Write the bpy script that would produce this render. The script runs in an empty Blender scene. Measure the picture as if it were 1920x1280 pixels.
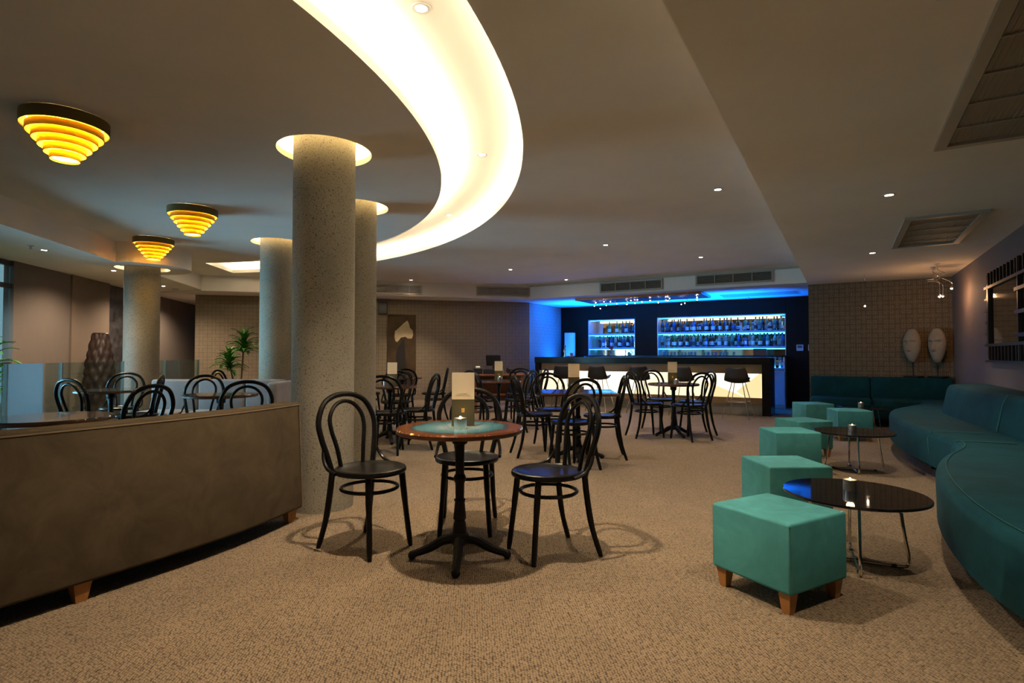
import bpy, bmesh, math, random
from mathutils import Vector, Matrix
from mathutils.geometry import tessellate_polygon
random.seed(7)
scene = bpy.context.scene
COL = scene.collection
PI = math.pi
R = math.radians

# ------------------------------------------------------------------ camera, world, light, exposure
cam_d = bpy.data.cameras.new('camera'); cam = bpy.data.objects.new('camera', cam_d); COL.objects.link(cam)
cam_d.sensor_width = 36.0; cam_d.lens = 36.0 * 1040 / 1920; cam_d.clip_start = 0.05
cam.location = (0, 0, 1.13); cam.rotation_euler = (R(90 + 1.377), 0, R(30.9))
scene.camera = cam
vs = scene.view_settings
vs.view_transform = 'Standard'; vs.look = 'None'; vs.gamma = 1.0; vs.use_curve_mapping = False
vs.exposure = 0.9
scene.cycles.max_bounces = 7; scene.cycles.diffuse_bounces = 5; scene.cycles.glossy_bounces = 3
scene.cycles.transmission_bounces = 4; scene.cycles.adaptive_threshold = .03; scene.cycles.transparent_max_bounces = 10
scene.cycles.caustics_reflective = False; scene.cycles.caustics_refractive = False
scene.cycles.sample_clamp_indirect = 20.0

world = bpy.data.worlds.new('world'); scene.world = world; world.use_nodes = True
bg = world.node_tree.nodes['Background']
bg.inputs[0].default_value = (0.42, 0.72, 0.85, 1); bg.inputs[1].default_value = 0.3

def area_light(name, loc, target, sx, sy, power, color):
    d = bpy.data.lights.new(name, 'AREA'); d.shape = 'RECTANGLE'; d.size = sx; d.size_y = sy
    d.energy = power; d.color = color
    o = bpy.data.objects.new(name, d); COL.objects.link(o); o.location = loc
    o.rotation_euler = (Vector(target) - Vector(loc)).to_track_quat('-Z', 'Y').to_euler()
    return o
# daylight that falls through the long window front of the lobby side
area_light('window_daylight', (-8.95, 1.64, 1.05), (-8.21, 2.31, 1.0), 2.5, 1.4, 52, (0.40, 0.74, 1.0)).data.spread = R(75)

# ------------------------------------------------------------------ materials
def nt(name):
    m = bpy.data.materials.new(name); m.use_nodes = True
    t = m.node_tree; b = t.nodes['Principled BSDF']
    return m, t, b
def setp(b, **k):
    names = dict(c='Base Color', r='Roughness', m='Metallic', s='Specular IOR Level', tr='Transmission Weight', ior='IOR', sh='Sheen Weight', shr='Sheen Roughness',
                 sht='Sheen Tint', coat='Coat Weight', coatr='Coat Roughness', a='Alpha', e='Emission Color', es='Emission Strength')
    for kk, v in k.items():
        if kk in ('c', 'e', 'sht') and len(v) == 3: v = (*v, 1)
        b.inputs[names[kk]].default_value = v
def plain(name, c, r=.5, noise=0.0, nscale=20.0, bump=0.0, bscale=60.0, **k):
    m, t, b = nt(name); setp(b, c=c, r=r, **k)
    if noise or bump:
        tc = t.nodes.new('ShaderNodeTexCoord')
    if noise:
        n = t.nodes.new('ShaderNodeTexNoise'); n.inputs['Scale'].default_value = nscale; n.inputs['Detail'].default_value = 4
        t.links.new(tc.outputs['Object'], n.inputs['Vector'])
        rp = t.nodes.new('ShaderNodeValToRGB')
        rp.color_ramp.elements[0].position = .3; rp.color_ramp.elements[1].position = .7
        rp.color_ramp.elements[0].color = (*[x * (1 - noise) for x in c], 1); rp.color_ramp.elements[1].color = (*[min(1, x * (1 + noise)) for x in c], 1)
        t.links.new(n.outputs['Fac'], rp.inputs['Fac']); t.links.new(rp.outputs['Color'], b.inputs['Base Color'])
    if bump:
        n2 = t.nodes.new('ShaderNodeTexNoise'); n2.inputs['Scale'].default_value = bscale; n2.inputs['Detail'].default_value = 5
        t.links.new(tc.outputs['Object'], n2.inputs['Vector'])
        bp = t.nodes.new('ShaderNodeBump'); bp.inputs['Strength'].default_value = bump; bp.inputs['Distance'].default_value = .01
        t.links.new(n2.outputs['Fac'], bp.inputs['Height']); t.links.new(bp.outputs['Normal'], b.inputs['Normal'])
    return m
def emis(name, c, s):
    m, t, b = nt(name); setp(b, c=(0, 0, 0), r=.5, e=c, es=s); return m
def mth(t, op, a, b=None):
    n = t.nodes.new('ShaderNodeMath'); n.operation = op
    for i, v in enumerate((a, b)):
        if v is None: continue
        if isinstance(v, (int, float)): n.inputs[i].default_value = v
        else: t.links.new(v, n.inputs[i])
    return n.outputs[0]
def mixc(t, fac, a, b):
    n = t.nodes.new('ShaderNodeMix'); n.data_type = 'RGBA'
    t.links.new(fac, n.inputs[0])
    for i, v in ((6, a), (7, b)):
        if isinstance(v, tuple): n.inputs[i].default_value = (*v, 1)
        else: t.links.new(v, n.inputs[i])
    return n.outputs[2]
M = {}
def carpet():
    m, t, b = nt('woven_loop_carpet'); setp(b, r=.95, s=.1, sh=.15)
    tc = t.nodes.new('ShaderNodeTexCoord'); mp = t.nodes.new('ShaderNodeMapping'); mp.inputs['Rotation'].default_value = (0, 0, R(-35))
    t.links.new(tc.outputs['Object'], mp.inputs['Vector'])
    nw = t.nodes.new('ShaderNodeTexNoise'); nw.inputs['Scale'].default_value = 14; nw.inputs['Detail'].default_value = 2
    t.links.new(mp.outputs[0], nw.inputs['Vector'])
    va = t.nodes.new('ShaderNodeVectorMath'); va.operation = 'SCALE'; va.inputs['Scale'].default_value = .012; t.links.new(nw.outputs['Color'], va.inputs[0])
    vb = t.nodes.new('ShaderNodeVectorMath'); t.links.new(mp.outputs[0], vb.inputs[0]); t.links.new(va.outputs[0], vb.inputs[1])
    sx = t.nodes.new('ShaderNodeSeparateXYZ'); t.links.new(vb.outputs[0], sx.inputs[0])
    s = .0108
    x = mth(t, 'DIVIDE', sx.outputs[0], s); y = mth(t, 'DIVIDE', sx.outputs[1], s)
    cx = t.nodes.new('ShaderNodeCombineXYZ'); t.links.new(x, cx.inputs[0]); t.links.new(mth(t, 'ADD', mth(t, 'MULTIPLY', y, .8), mth(t, 'MULTIPLY', mth(t, 'FLOOR', x), .5)), cx.inputs[1])
    vo = t.nodes.new('ShaderNodeTexVoronoi'); vo.inputs['Scale'].default_value = 1.0; vo.inputs['Randomness'].default_value = .42; t.links.new(cx.outputs[0], vo.inputs['Vector'])
    h = mth(t, 'SUBTRACT', 1.0, vo.outputs['Distance'])
    n = t.nodes.new('ShaderNodeTexNoise'); n.inputs['Scale'].default_value = 3.5; n.inputs['Detail'].default_value = 8; n.inputs['Roughness'].default_value = .75
    t.links.new(mp.outputs[0], n.inputs['Vector'])
    c1 = mixc(t, n.outputs['Fac'], (.180, .129, .078), (.345, .254, .160))
    mr = t.nodes.new('ShaderNodeMapRange'); mr.inputs[1].default_value = .30; mr.inputs[2].default_value = .62; t.links.new(h, mr.inputs[0])
    c2 = mixc(t, mr.outputs[0], (.045, .031, .019), c1)
    t.links.new(c2, b.inputs['Base Color'])
    bp = t.nodes.new('ShaderNodeBump'); bp.inputs['Strength'].default_value = .8; bp.inputs['Distance'].default_value = .006
    t.links.new(h, bp.inputs['Height']); t.links.new(bp.outputs['Normal'], b.inputs['Normal'])
    return m
def wallpaper(name, ca, cb, tile=.235):
    m, t, b = nt(name); setp(b, r=.6, s=.3)
    uv = t.nodes.new('ShaderNodeUVMap'); uv.uv_map = 'UVMap'
    sx = t.nodes.new('ShaderNodeSeparateXYZ'); t.links.new(uv.outputs[0], sx.inputs[0])
    x = mth(t, 'DIVIDE', sx.outputs[0], tile); y = mth(t, 'DIVIDE', sx.outputs[1], tile)
    fx = mth(t, 'SUBTRACT', mth(t, 'FRACT', x), .5); fy = mth(t, 'SUBTRACT', mth(t, 'FRACT', y), .5)
    ax = mth(t, 'ABSOLUTE', fx); ay = mth(t, 'ABSOLUTE', fy)
    ch = mth(t, 'MAXIMUM', ax, ay); mn = mth(t, 'MINIMUM', ax, ay)
    band = mth(t, 'FRACT', mth(t, 'MULTIPLY', ch, 9.0))                     # nested squares
    lines = mth(t, 'LESS_THAN', mth(t, 'ABSOLUTE', mth(t, 'SUBTRACT', band, .5)), .24)
    corner = mth(t, 'GREATER_THAN', mn, .27)                               # in the corners the key turns: stripes of the other direction
    band2 = mth(t, 'FRACT', mth(t, 'MULTIPLY', mn, 9.0))
    lines2 = mth(t, 'LESS_THAN', mth(t, 'ABSOLUTE', mth(t, 'SUBTRACT', band2, .5)), .24)
    gate = mth(t, 'GREATER_THAN', mth(t, 'ABSOLUTE', mth(t, 'SUBTRACT', mn, .14)), .035)   # breaks in the squares
    l = mth(t, 'ADD', mth(t, 'MULTIPLY', mth(t, 'MULTIPLY', lines, gate), mth(t, 'SUBTRACT', 1, corner)), mth(t, 'MULTIPLY', lines2, corner))
    edge = mth(t, 'LESS_THAN', ch, .477)
    l = mth(t, 'MULTIPLY', l, edge)
    col = mixc(t, l, ca, cb)
    t.links.new(col, b.inputs['Base Color'])
    bp = t.nodes.new('ShaderNodeBump'); bp.inputs['Strength'].default_value = .3; bp.inputs['Distance'].default_value = .003
    t.links.new(l, bp.inputs['Height']); t.links.new(bp.outputs['Normal'], b.inputs['Normal'])
    return m
def concrete():
    m, t, b = nt('speckled_stone_render'); setp(b, r=.75, s=.25)
    tc = t.nodes.new('ShaderNodeTexCoord')
    n = t.nodes.new('ShaderNodeTexNoise'); n.inputs['Scale'].default_value = 95; n.inputs['Detail'].default_value = 3; t.links.new(tc.outputs['Object'], n.inputs['Vector'])
    n2 = t.nodes.new('ShaderNodeTexNoise'); n2.inputs['Scale'].default_value = 4; t.links.new(tc.outputs['Object'], n2.inputs['Vector'])
    r1 = t.nodes.new('ShaderNodeValToRGB'); r1.color_ramp.elements[0].position = .34; r1.color_ramp.elements[1].position = .43; t.links.new(n.outputs['Fac'], r1.inputs['Fac'])
    base = mixc(t, n2.outputs['Fac'], (.20, .182, .143), (.27, .245, .196))
    t.links.new(mixc(t, r1.outputs['Color'], (.085, .075, .06), base), b.inputs['Base Color'])
    bp = t.nodes.new('ShaderNodeBump'); bp.inputs['Strength'].default_value = .5; bp.inputs['Distance'].default_value = .004
    t.links.new(n.outputs['Fac'], bp.inputs['Height']); t.links.new(bp.outputs['Normal'], b.inputs['Normal'])
    return m
def wood(name, ca, cb, r=.4, scale=1.0, axis='Z'):
    m, t, b = nt(name); setp(b, r=r)
    tc = t.nodes.new('ShaderNodeTexCoord'); mp = t.nodes.new('ShaderNodeMapping')
    mp.inputs['Scale'].default_value = {'Z': (30 * scale, 30 * scale, 1.2), 'X': (1.2, 30 * scale, 30 * scale)}[axis]
    t.links.new(tc.outputs['Object'], mp.inputs['Vector'])
    n = t.nodes.new('ShaderNodeTexNoise'); n.inputs['Scale'].default_value = 2; n.inputs['Detail'].default_value = 5; t.links.new(mp.outputs[0], n.inputs['Vector'])
    t.links.new(mixc(t, n.outputs['Fac'], ca, cb), b.inputs['Base Color'])
    return m
def velvet(name, c, dark=.65, sheen=.35):
    m, t, b = nt(name); setp(b, r=.8, s=.15, sh=sheen, shr=.35, sht=tuple(min(1, x * 1.6 + .08) for x in c))
    tc = t.nodes.new('ShaderNodeTexCoord')
    n = t.nodes.new('ShaderNodeTexNoise'); n.inputs['Scale'].default_value = 5; n.inputs['Detail'].default_value = 7; n.inputs['Roughness'].default_value = .65; n.inputs['Distortion'].default_value = .6
    t.links.new(tc.outputs['Object'], n.inputs['Vector'])
    rp = t.nodes.new('ShaderNodeValToRGB'); rp.color_ramp.elements[0].position = .3; rp.color_ramp.elements[1].position = .7
    rp.color_ramp.elements[0].color = (*[x * dark for x in c], 1); rp.color_ramp.elements[1].color = (*c, 1)
    t.links.new(n.outputs['Fac'], rp.inputs['Fac']); t.links.new(rp.outputs['Color'], b.inputs['Base Color'])
    n2 = t.nodes.new('ShaderNodeTexNoise'); n2.inputs['Scale'].default_value = 400; t.links.new(tc.outputs['Object'], n2.inputs['Vector'])
    bp = t.nodes.new('ShaderNodeBump'); bp.inputs['Strength'].default_value = .12; bp.inputs['Distance'].default_value = .003
    t.links.new(n2.outputs['Fac'], bp.inputs['Height']); t.links.new(bp.outputs['Normal'], b.inputs['Normal'])
    return m
def glass_pane(name, tint, refl=.12, frost=0.0):
    m = bpy.data.materials.new(name); m.use_nodes = True; t = m.node_tree; t.nodes.clear()
    o = t.nodes.new('ShaderNodeOutputMaterial'); tr = t.nodes.new('ShaderNodeBsdfTransparent'); gl = t.nodes.new('ShaderNodeBsdfGlossy')
    tr.inputs[0].default_value = (*tint, 1); gl.inputs['Roughness'].default_value = .03
    mx = t.nodes.new('ShaderNodeMixShader'); mx.inputs[0].default_value = refl
    t.links.new(tr.outputs[0], mx.inputs[1]); t.links.new(gl.outputs[0], mx.inputs[2]); last = mx.outputs[0]
    if frost:
        df = t.nodes.new('ShaderNodeBsdfDiffuse'); df.inputs[0].default_value = (*tint, 1)
        tl = t.nodes.new('ShaderNodeBsdfTranslucent'); tl.inputs[0].default_value = (*tint, 1)
        m1 = t.nodes.new('ShaderNodeMixShader'); m1.inputs[0].default_value = .5; t.links.new(df.outputs[0], m1.inputs[1]); t.links.new(tl.outputs[0], m1.inputs[2])
        m2 = t.nodes.new('ShaderNodeMixShader'); m2.inputs[0].default_value = frost; t.links.new(last, m2.inputs[1]); t.links.new(m1.outputs[0], m2.inputs[2]); last = m2.outputs[0]
    t.links.new(last, o.inputs['Surface'])
    return m
def art_top():
    m, t, b = nt('painted_lacquer_tabletop'); setp(b, r=.12, coat=.6, coatr=.05)
    tc = t.nodes.new('ShaderNodeTexCoord')
    ln = t.nodes.new('ShaderNodeVectorMath'); ln.operation = 'LENGTH'; t.links.new(tc.outputs['Object'], ln.inputs[0])
    sxyz = t.nodes.new('ShaderNodeSeparateXYZ'); t.links.new(tc.outputs['Object'], sxyz.inputs[0])
    cb = t.nodes.new('ShaderNodeCombineXYZ'); t.links.new(sxyz.outputs[0], cb.inputs[0]); t.links.new(sxyz.outputs[1], cb.inputs[1])
    ln2 = t.nodes.new('ShaderNodeVectorMath'); ln2.operation = 'LENGTH'; t.links.new(cb.outputs[0], ln2.inputs[0])
    n = t.nodes.new('ShaderNodeTexNoise'); n.inputs['Scale'].default_value = 7; n.inputs['Detail'].default_value = 6; t.links.new(cb.outputs[0], n.inputs['Vector'])
    d = mth(t, 'ADD', ln2.outputs['Value'], mth(t, 'MULTIPLY', mth(t, 'SUBTRACT', n.outputs['Fac'], .5), .12))
    rp = t.nodes.new('ShaderNodeValToRGB'); cr = rp.color_ramp
    cr.elements[0].position = .1; cr.elements[0].color = (.30, .42, .44, 1); cr.elements[1].position = .35; cr.elements[1].color = (.12, .036, .015, 1)
    for p, c in ((.18, (.10, .27, .31, 1)), (.24, (.05, .20, .25, 1)), (.265, (.035, .05, .05, 1)), (.29, (.17, .052, .018, 1))):
        e = cr.elements.new(p); e.color = c
    t.links.new(d, rp.inputs['Fac'])
    n3 = t.nodes.new('ShaderNodeTexNoise'); n3.inputs['Scale'].default_value = 90; t.links.new(cb.outputs[0], n3.inputs['Vector'])
    sp = mth(t, 'MULTIPLY', mth(t, 'GREATER_THAN', n3.outputs['Fac'], .62), mth(t, 'GREATER_THAN', d, .275))
    t.links.new(mixc(t, sp, rp.outputs['Color'], (.36, .14, .045)), b.inputs['Base Color'])
    return m

M['carpet'] = carpet()
M['plaster'] = plain('ceiling_plaster', (.86, .82, .77), .85, noise=.03, nscale=2, s=.2)
M['plaster_cove'] = plain('cove_plaster', (.85, .82, .75), .85)
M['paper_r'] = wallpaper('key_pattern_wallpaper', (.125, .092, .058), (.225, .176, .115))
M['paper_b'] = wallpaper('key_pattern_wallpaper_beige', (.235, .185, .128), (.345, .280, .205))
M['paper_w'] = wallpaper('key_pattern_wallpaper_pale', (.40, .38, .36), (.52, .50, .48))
M['plum'] = plain('mauve_grey_wall_paint', (.150, .115, .112), .8, noise=.05, nscale=3)
M['brownwall'] = wood('brown_fabric_wall_panel', (.135, .105, .088), (.185, .145, .122), .8, 3)
M['brownwall2'] = wood('warm_brown_wall_panel', (.17, .12, .09), (.22, .16, .12), .8, 3)
M['marble'] = plain('dark_marble', (.045, .042, .045), .3, noise=.6, nscale=9)
M['concrete'] = concrete()
M['skirt'] = plain('skirting_paint', (.42, .34, .26), .6)
M['darkwood'] = wood('dark_wenge_panel', (.016, .007, .003), (.032, .014, .005), .5)
M['blacklac'] = plain('black_lacquer', (.005, .004, .004), .25, s=.25)
M['darkwood'].node_tree.nodes['Principled BSDF'].inputs['Specular IOR Level'].default_value = .12
M['barbrown'] = wood('bronze_brown_laminate', (.27, .145, .05), (.32, .175, .065), .4, axis='X')
M['barkick'] = plain('beige_kickplate', (.30, .24, .18), .5)
M['lit_bright'] = emis('backlit_onyx_bright', (1.0, .86, .58), 1.05)
M['lit_cream'] = emis('backlit_onyx_cream', (1.0, .72, .36), .62)
M['lit_mid'] = emis('backlit_onyx_mid', (1.0, .80, .47), .82)
M['white_lac'] = plain('white_lacquer', (.62, .64, .68), .35)
M['mirror'] = plain('mirror_glass', (.75, .72, .68), .04, m=1.0)
M['bentwood'] = plain('black_stained_bentwood', (.006, .0055, .005), .30, s=.2)
M['iron'] = plain('black_cast_iron', (.007, .0065, .006), .5, s=.25, bump=.25, bscale=90)
M['arttop'] = art_top()
M['browntop'] = plain('dark_brown_lacquer_top', (.055, .028, .022), .16, noise=.35, nscale=5, coat=.5)
M['inktop'] = plain('dark_teal_lacquer_top', (.022, .035, .040), .15, noise=.4, nscale=4, coat=.5)
M['rimred'] = plain('red_brown_table_edge', (.12, .045, .022), .35)
M['chrome'] = plain('chrome', (.75, .74, .72), .12, m=1.0)
M['steel'] = plain('brushed_steel', (.55, .54, .52), .3, m=1.0)
M['blackglass'] = plain('black_glass_top', (.004, .004, .004), .05, coat=.6)
M['mint'] = velvet('mint_velvet', (.078, .335, .350), .62, .18)
M['teal'] = velvet('teal_velvet', (.006, .066, .088), .62, .10)
M['teal_pipe'] = plain('teal_piping', (.014, .105, .11), .6)
M['mint_seam'] = plain('mint_seam', (.05, .17, .14), .8)
M['brownvelvet'] = velvet('brown_velvet', (.080, .059, .034), .55, .06)
M['brown_seam'] = plain('brown_seam', (.12, .085, .05), .9)
M['greyvelvet'] = velvet('grey_lilac_velvet', (.30, .28, .29), .8, .2)
M['legwood'] = wood('honey_wood_leg', (.30, .13, .035), (.40, .18, .05), .4)
M['cream_card'] = plain('cream_card', (.60, .50, .36), .7)
M['olive_card'] = plain('olive_card', (.040, .036, .013), .6)
M['gold_print'] = plain('gold_print', (.42, .24, .04), .4, m=.4)
M['ink'] = plain('grey_brown_ink', (.16, .12, .08), .8)
M['wax'] = emis('glowing_wax', (1.0, .66, .30), 1.5)
M['flame'] = emis('flame', (1.0, .62, .22), 9)
M['gold'] = plain('golden_yellow_lamp_metal', (.72, .45, .02), .42, m=.35)
M['gold_unlit'] = plain('unlit_gold_lamp_metal', (.20, .135, .035), .5, m=.3)  # olive tone is the gold darkened: shade of the unlit top ring
M['lampdisc'] = emis('lamp_diffuser', (1.0, .74, .22), 7)
M['led'] = emis('warm_led_tape', (1.0, .85, .62), 13)
M['led_in'] = emis('warm_led_tape_bright', (1.0, .85, .62), 48)
M['led_col'] = emis('amber_led_ring', (1.0, .74, .36), 24)
M['lens'] = emis('downlight_lens', (1.0, .86, .66), 25)
M['trimwhite'] = plain('white_metal_trim', (.65, .63, .60), .4)
M['ventdark'] = plain('vent_dark_interior', (.06, .052, .045), .8)
M['ventslat'] = plain('vent_slat_bronze', (.34, .30, .25), .5)
M['ventframe'] = plain('vent_frame_beige', (.44, .40, .33), .5)
M['grille'] = plain('grille_mesh_bronze', (.36, .315, .25), .6)
M['glassdark'] = plain('dark_glass', (.004, .006, .010), .08, coat=.5)
M['g_green'] = plain('green_glass', (.03, .30, .08), .08, tr=.6)
M['g_clear'] = plain('clear_glass', (.75, .85, .9), .06, tr=.75)
M['g_blue'] = plain('blue_glass', (.05, .16, .55), .08, tr=.5)
M['g_amber'] = plain('amber_glass', (.28, .10, .02), .08, tr=.5)
M['g_teal'] = plain('teal_glass', (.10, .45, .42), .08, tr=.5)
M['paperlabel'] = plain('paper_label', (.70, .70, .66), .7)
M['paperdark'] = plain('dark_label', (.06, .05, .05), .6)
M['cap'] = plain('black_cap', (.02, .02, .02), .4)
M['capgold'] = plain('gold_cap', (.4, .27, .07), .35, m=.8)
M['led_blue'] = emis('blue_led_tape', (.02, .28, 1.0), 9)
M['led_cyan'] = emis('cyan_led_tape', (.05, .45, 1.0), 5)
M['shelfglass'] = plain('frosted_shelf', (.30, .50, .65), .35)
M['bulb'] = emis('halogen_bulb', (1.0, .70, .45), 40)
M['bulb_w'] = emis('white_halogen_bulb', (1.0, .86, .72), 45)
M['blackmetal'] = plain('black_metal', (.012, .012, .012), .4, m=.5)
M['copper'] = plain('copper_metal', (.42, .14, .06), .3, m=.9)
M['stone'] = plain('pale_carved_stone', (.30, .245, .19), .85, noise=.15, nscale=6, bump=.15, bscale=40)
M['mtile'] = plain('bevelled_mirror_tile', (.55, .52, .48), .05, m=1.0)
M['bronze'] = plain('dark_bronze_frame', (.035, .026, .02), .35, m=.6)
M['canvas'] = plain('brown_painted_canvas', (.065, .036, .012), .7, noise=.5, nscale=3)
M['petal'] = plain('cream_painted_petal', (.62, .50, .30), .7, noise=.12, nscale=8)
M['paintdark'] = plain('dark_painted_vase', (.014, .013, .012), .6)
M['leaf'] = plain('dracaena_leaf', (.050, .200, .018), .4, noise=.4, nscale=6)
M['bark'] = plain('plant_bark', (.10, .07, .04), .9)
M['pot'] = plain('dark_planter', (.04, .035, .035), .5)
M['vasewood'] = plain('dark_carved_vase', (.028, .015, .012), .4)
M['pane'] = glass_pane('clear_pane', (.86, .95, .96), .10)
M['bal'] = glass_pane('balustrade_glass', (.80, .92, .92), .10)
M['frost'] = glass_pane('frosted_balustrade_glass', (.34, .38, .40), .06, .6)
M['alu'] = plain('dark_aluminium', (.05, .06, .065), .4, m=.6)
M['monitor'] = plain('black_plastic', (.010, .010, .011), .4)
M['redwood'] = wood('red_brown_desk_wood', (.16, .055, .025), (.22, .08, .035), .35, axis='X')
M['stoolshell'] = plain('dark_brown_stool_leather', (.020, .014, .010), .5)
M['whitecyl'] = plain('white_satin_cylinder', (.65, .68, .70), .45)
M['red'] = plain('red_petals', (.30, .01, .02), .6)
M['plate'] = plain('white_plastic', (.62, .60, .62), .4)

# ------------------------------------------------------------------ mesh helpers
def catmull(pts, n=6, closed=False):
    P = [Vector(p) for p in pts]; L = len(P); out = []
    rng = range(L) if closed else range(L - 1)
    for i in rng:
        if closed: p0, p1, p2, p3 = P[i - 1], P[i], P[(i + 1) % L], P[(i + 2) % L]
        else: p0, p1, p2, p3 = P[max(i - 1, 0)], P[i], P[i + 1], P[min(i + 2, L - 1)]
        for k in range(n):
            s = k / n
            out.append(.5 * ((2 * p1) + (p2 - p0) * s + (2 * p0 - 5 * p1 + 4 * p2 - p3) * s * s + (3 * p1 - p0 - 3 * p2 + p3) * s ** 3))
    if not closed: out.append(P[-1].copy())
    return out
class MB:
    def __init__(s): s.v = []; s.f = []; s.uv = None
    def add(s, vs, fs):
        o = len(s.v); s.v += [tuple(v) for v in vs]; s.f += [tuple(i + o for i in f) for f in fs]; return s
    def box(s, c, d, rz=0, rx=0, ry=0):
        m = Matrix.Translation(c) @ Matrix.Rotation(rz, 4, 'Z') @ Matrix.Rotation(ry, 4, 'Y') @ Matrix.Rotation(rx, 4, 'X')
        vs = [m @ Vector((x * d[0] / 2, y * d[1] / 2, z * d[2] / 2)) for x in (-1, 1) for y in (-1, 1) for z in (-1, 1)]
        return s.add(vs, [(0, 1, 3, 2), (4, 6, 7, 5), (0, 4, 5, 1), (2, 3, 7, 6), (0, 2, 6, 4), (1, 5, 7, 3)])
    def frustum(s, c, b, t, h, rz=0, off=(0, 0)):     # tapered block standing at c
        m = Matrix.Translation(c) @ Matrix.Rotation(rz, 4, 'Z')
        vs = [m @ Vector((x * b[0] / 2, y * b[1] / 2, 0)) for x, y in ((-1, -1), (1, -1), (1, 1), (-1, 1))]
        vs += [m @ Vector((x * t[0] / 2 + off[0], y * t[1] / 2 + off[1], h)) for x, y in ((-1, -1), (1, -1), (1, 1), (-1, 1))]
        return s.add(vs, [(3, 2, 1, 0), (4, 5, 6, 7), (0, 1, 5, 4), (1, 2, 6, 5), (2, 3, 7, 6), (3, 0, 4, 7)])
    def tube(s, pts, r, n=8, closed=False, caps=True):
        P = [Vector(p) for p in pts]; L = len(P)
        rs = r if isinstance(r, (list, tuple)) else [r] * L
        ref = None; rings = []
        for i in range(L):
            a = P[i - 1] if (i > 0 or closed) else P[i]; b = P[(i + 1) % L] if (i < L - 1 or closed) else P[i]
            t = (b - a).normalized()
            if ref is None:
                ref = t.orthogonal().normalized()
            ref = (ref - t * ref.dot(t)).normalized(); bi = t.cross(ref)
            rings.append([P[i] + (ref * math.cos(2 * PI * k / n) + bi * math.sin(2 * PI * k / n)) * rs[i] for k in range(n)])
        vs = [v for rg in rings for v in rg]; fs = []
        for i in range(L if closed else L - 1):
            j = (i + 1) % L
            for k in range(n): fs.append((i * n + k, i * n + (k + 1) % n, j * n + (k + 1) % n, j * n + k))
        if not closed and caps:
            fs.append(tuple(range(n - 1, -1, -1))); fs.append(tuple((L - 1) * n + k for k in range(n)))
        return s.add(vs, fs)
    def lathe(s, prof, n=24, c=(0, 0, 0), caps=True):
        vs = []; fs = []; L = len(prof)
        for r, z in prof:
            for k in range(n):
                a = 2 * PI * k / n; vs.append((c[0] + r * math.cos(a), c[1] + r * math.sin(a), c[2] + z))
        for i in range(L - 1):
            for k in range(n): fs.append((i * n + k, i * n + (k + 1) % n, (i + 1) * n + (k + 1) % n, (i + 1) * n + k))
        if caps:
            if prof[0][0] > 1e-5: fs.append(tuple(range(n - 1, -1, -1)))
            if prof[-1][0] > 1e-5: fs.append(tuple((L - 1) * n + k for k in range(n)))
        return s.add(vs, fs)
    def flat(s, loops, z):       # flat polygon with holes
        loops = [[Vector((p[0], p[1], z)) for p in l] for l in loops]
        vs = [v for l in loops for v in l]
        return s.add(vs, [tuple(t) for t in tessellate_polygon(loops)])
    def side(s, loop, z0, z1, closed=True):
        n = len(loop); vs = [(p[0], p[1], z0) for p in loop] + [(p[0], p[1], z1) for p in loop]
        return s.add(vs, [(i, (i + 1) % n, n + (i + 1) % n, n + i) for i in range(n if closed else n - 1)])
    def prism(s, loops, z0, z1):
        s.flat(loops, z0); s.flat(loops, z1)
        for l in loops: s.side(l, z0, z1)
        return s
    def ball(s, c, r, n=10, m=6, sc=(1, 1, 1)):
        vs = [(c[0], c[1], c[2] - r * sc[2])]; fs = []
        for i in range(1, m):
            t = PI * i / m
            for k in range(n):
                a = 2 * PI * k / n; vs.append((c[0] + r * sc[0] * math.sin(t) * math.cos(a), c[1] + r * sc[1] * math.sin(t) * math.sin(a), c[2] - r * sc[2] * math.cos(t)))
        vs.append((c[0], c[1], c[2] + r * sc[2])); e = len(vs) - 1
        for k in range(n):
            fs.append((0, 1 + (k + 1) % n, 1 + k)); fs.append((e, 1 + (m - 2) * n + k, 1 + (m - 2) * n + (k + 1) % n))
            for i in range(m - 2): fs.append((1 + i * n + k, 1 + i * n + (k + 1) % n, 1 + (i + 1) * n + (k + 1) % n, 1 + (i + 1) * n + k))
        return s.add(vs, fs)
    def build(s, name, mat, parent=None, loc=(0, 0, 0), rz=0, smooth=True, bevel=0, seg=2, sharp=.6, fix=True):
        me = bpy.data.meshes.new(name); me.from_pydata(s.v, [], s.f)
        bm = bmesh.new(); bm.from_mesh(me)
        if fix:
            bmesh.ops.remove_doubles(bm, verts=bm.verts, dist=1e-5); bmesh.ops.recalc_face_normals(bm, faces=bm.faces)
        if bevel:
            es = [e for e in bm.edges if len(e.link_faces) == 2 and e.calc_face_angle(0) > .5]
            bmesh.ops.bevel(bm, geom=es, offset=bevel, segments=seg, profile=.5, affect='EDGES', clamp_overlap=True)
        bm.to_mesh(me); bm.free()
        if smooth:
            me.shade_smooth(); me.set_sharp_from_angle(angle=sharp)
        me.materials.append(M[mat] if isinstance(mat, str) else mat)
        o = bpy.data.objects.new(name, me); COL.objects.link(o); o.location = loc; o.rotation_euler = (0, 0, rz)
        if parent is not None: o.parent = parent
        return o
def tag(o, label, cat, group=None, kind=None):
    o['label'] = label; o['category'] = cat
    if group: o['group'] = group
    if kind: o['kind'] = kind
    return o
def thing(name, label, cat, loc=(0, 0, 0), rz=0, group=None):
    o = bpy.data.objects.new(name, None); COL.objects.link(o); o.location = loc; o.rotation_euler = (0, 0, rz); o.empty_display_size = .1
    return tag(o, label, cat, group)
def struct(o, label=None, cat=None):
    o['kind'] = 'structure'
    if label: o['label'] = label
    if cat: o['category'] = cat
    return o
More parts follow.
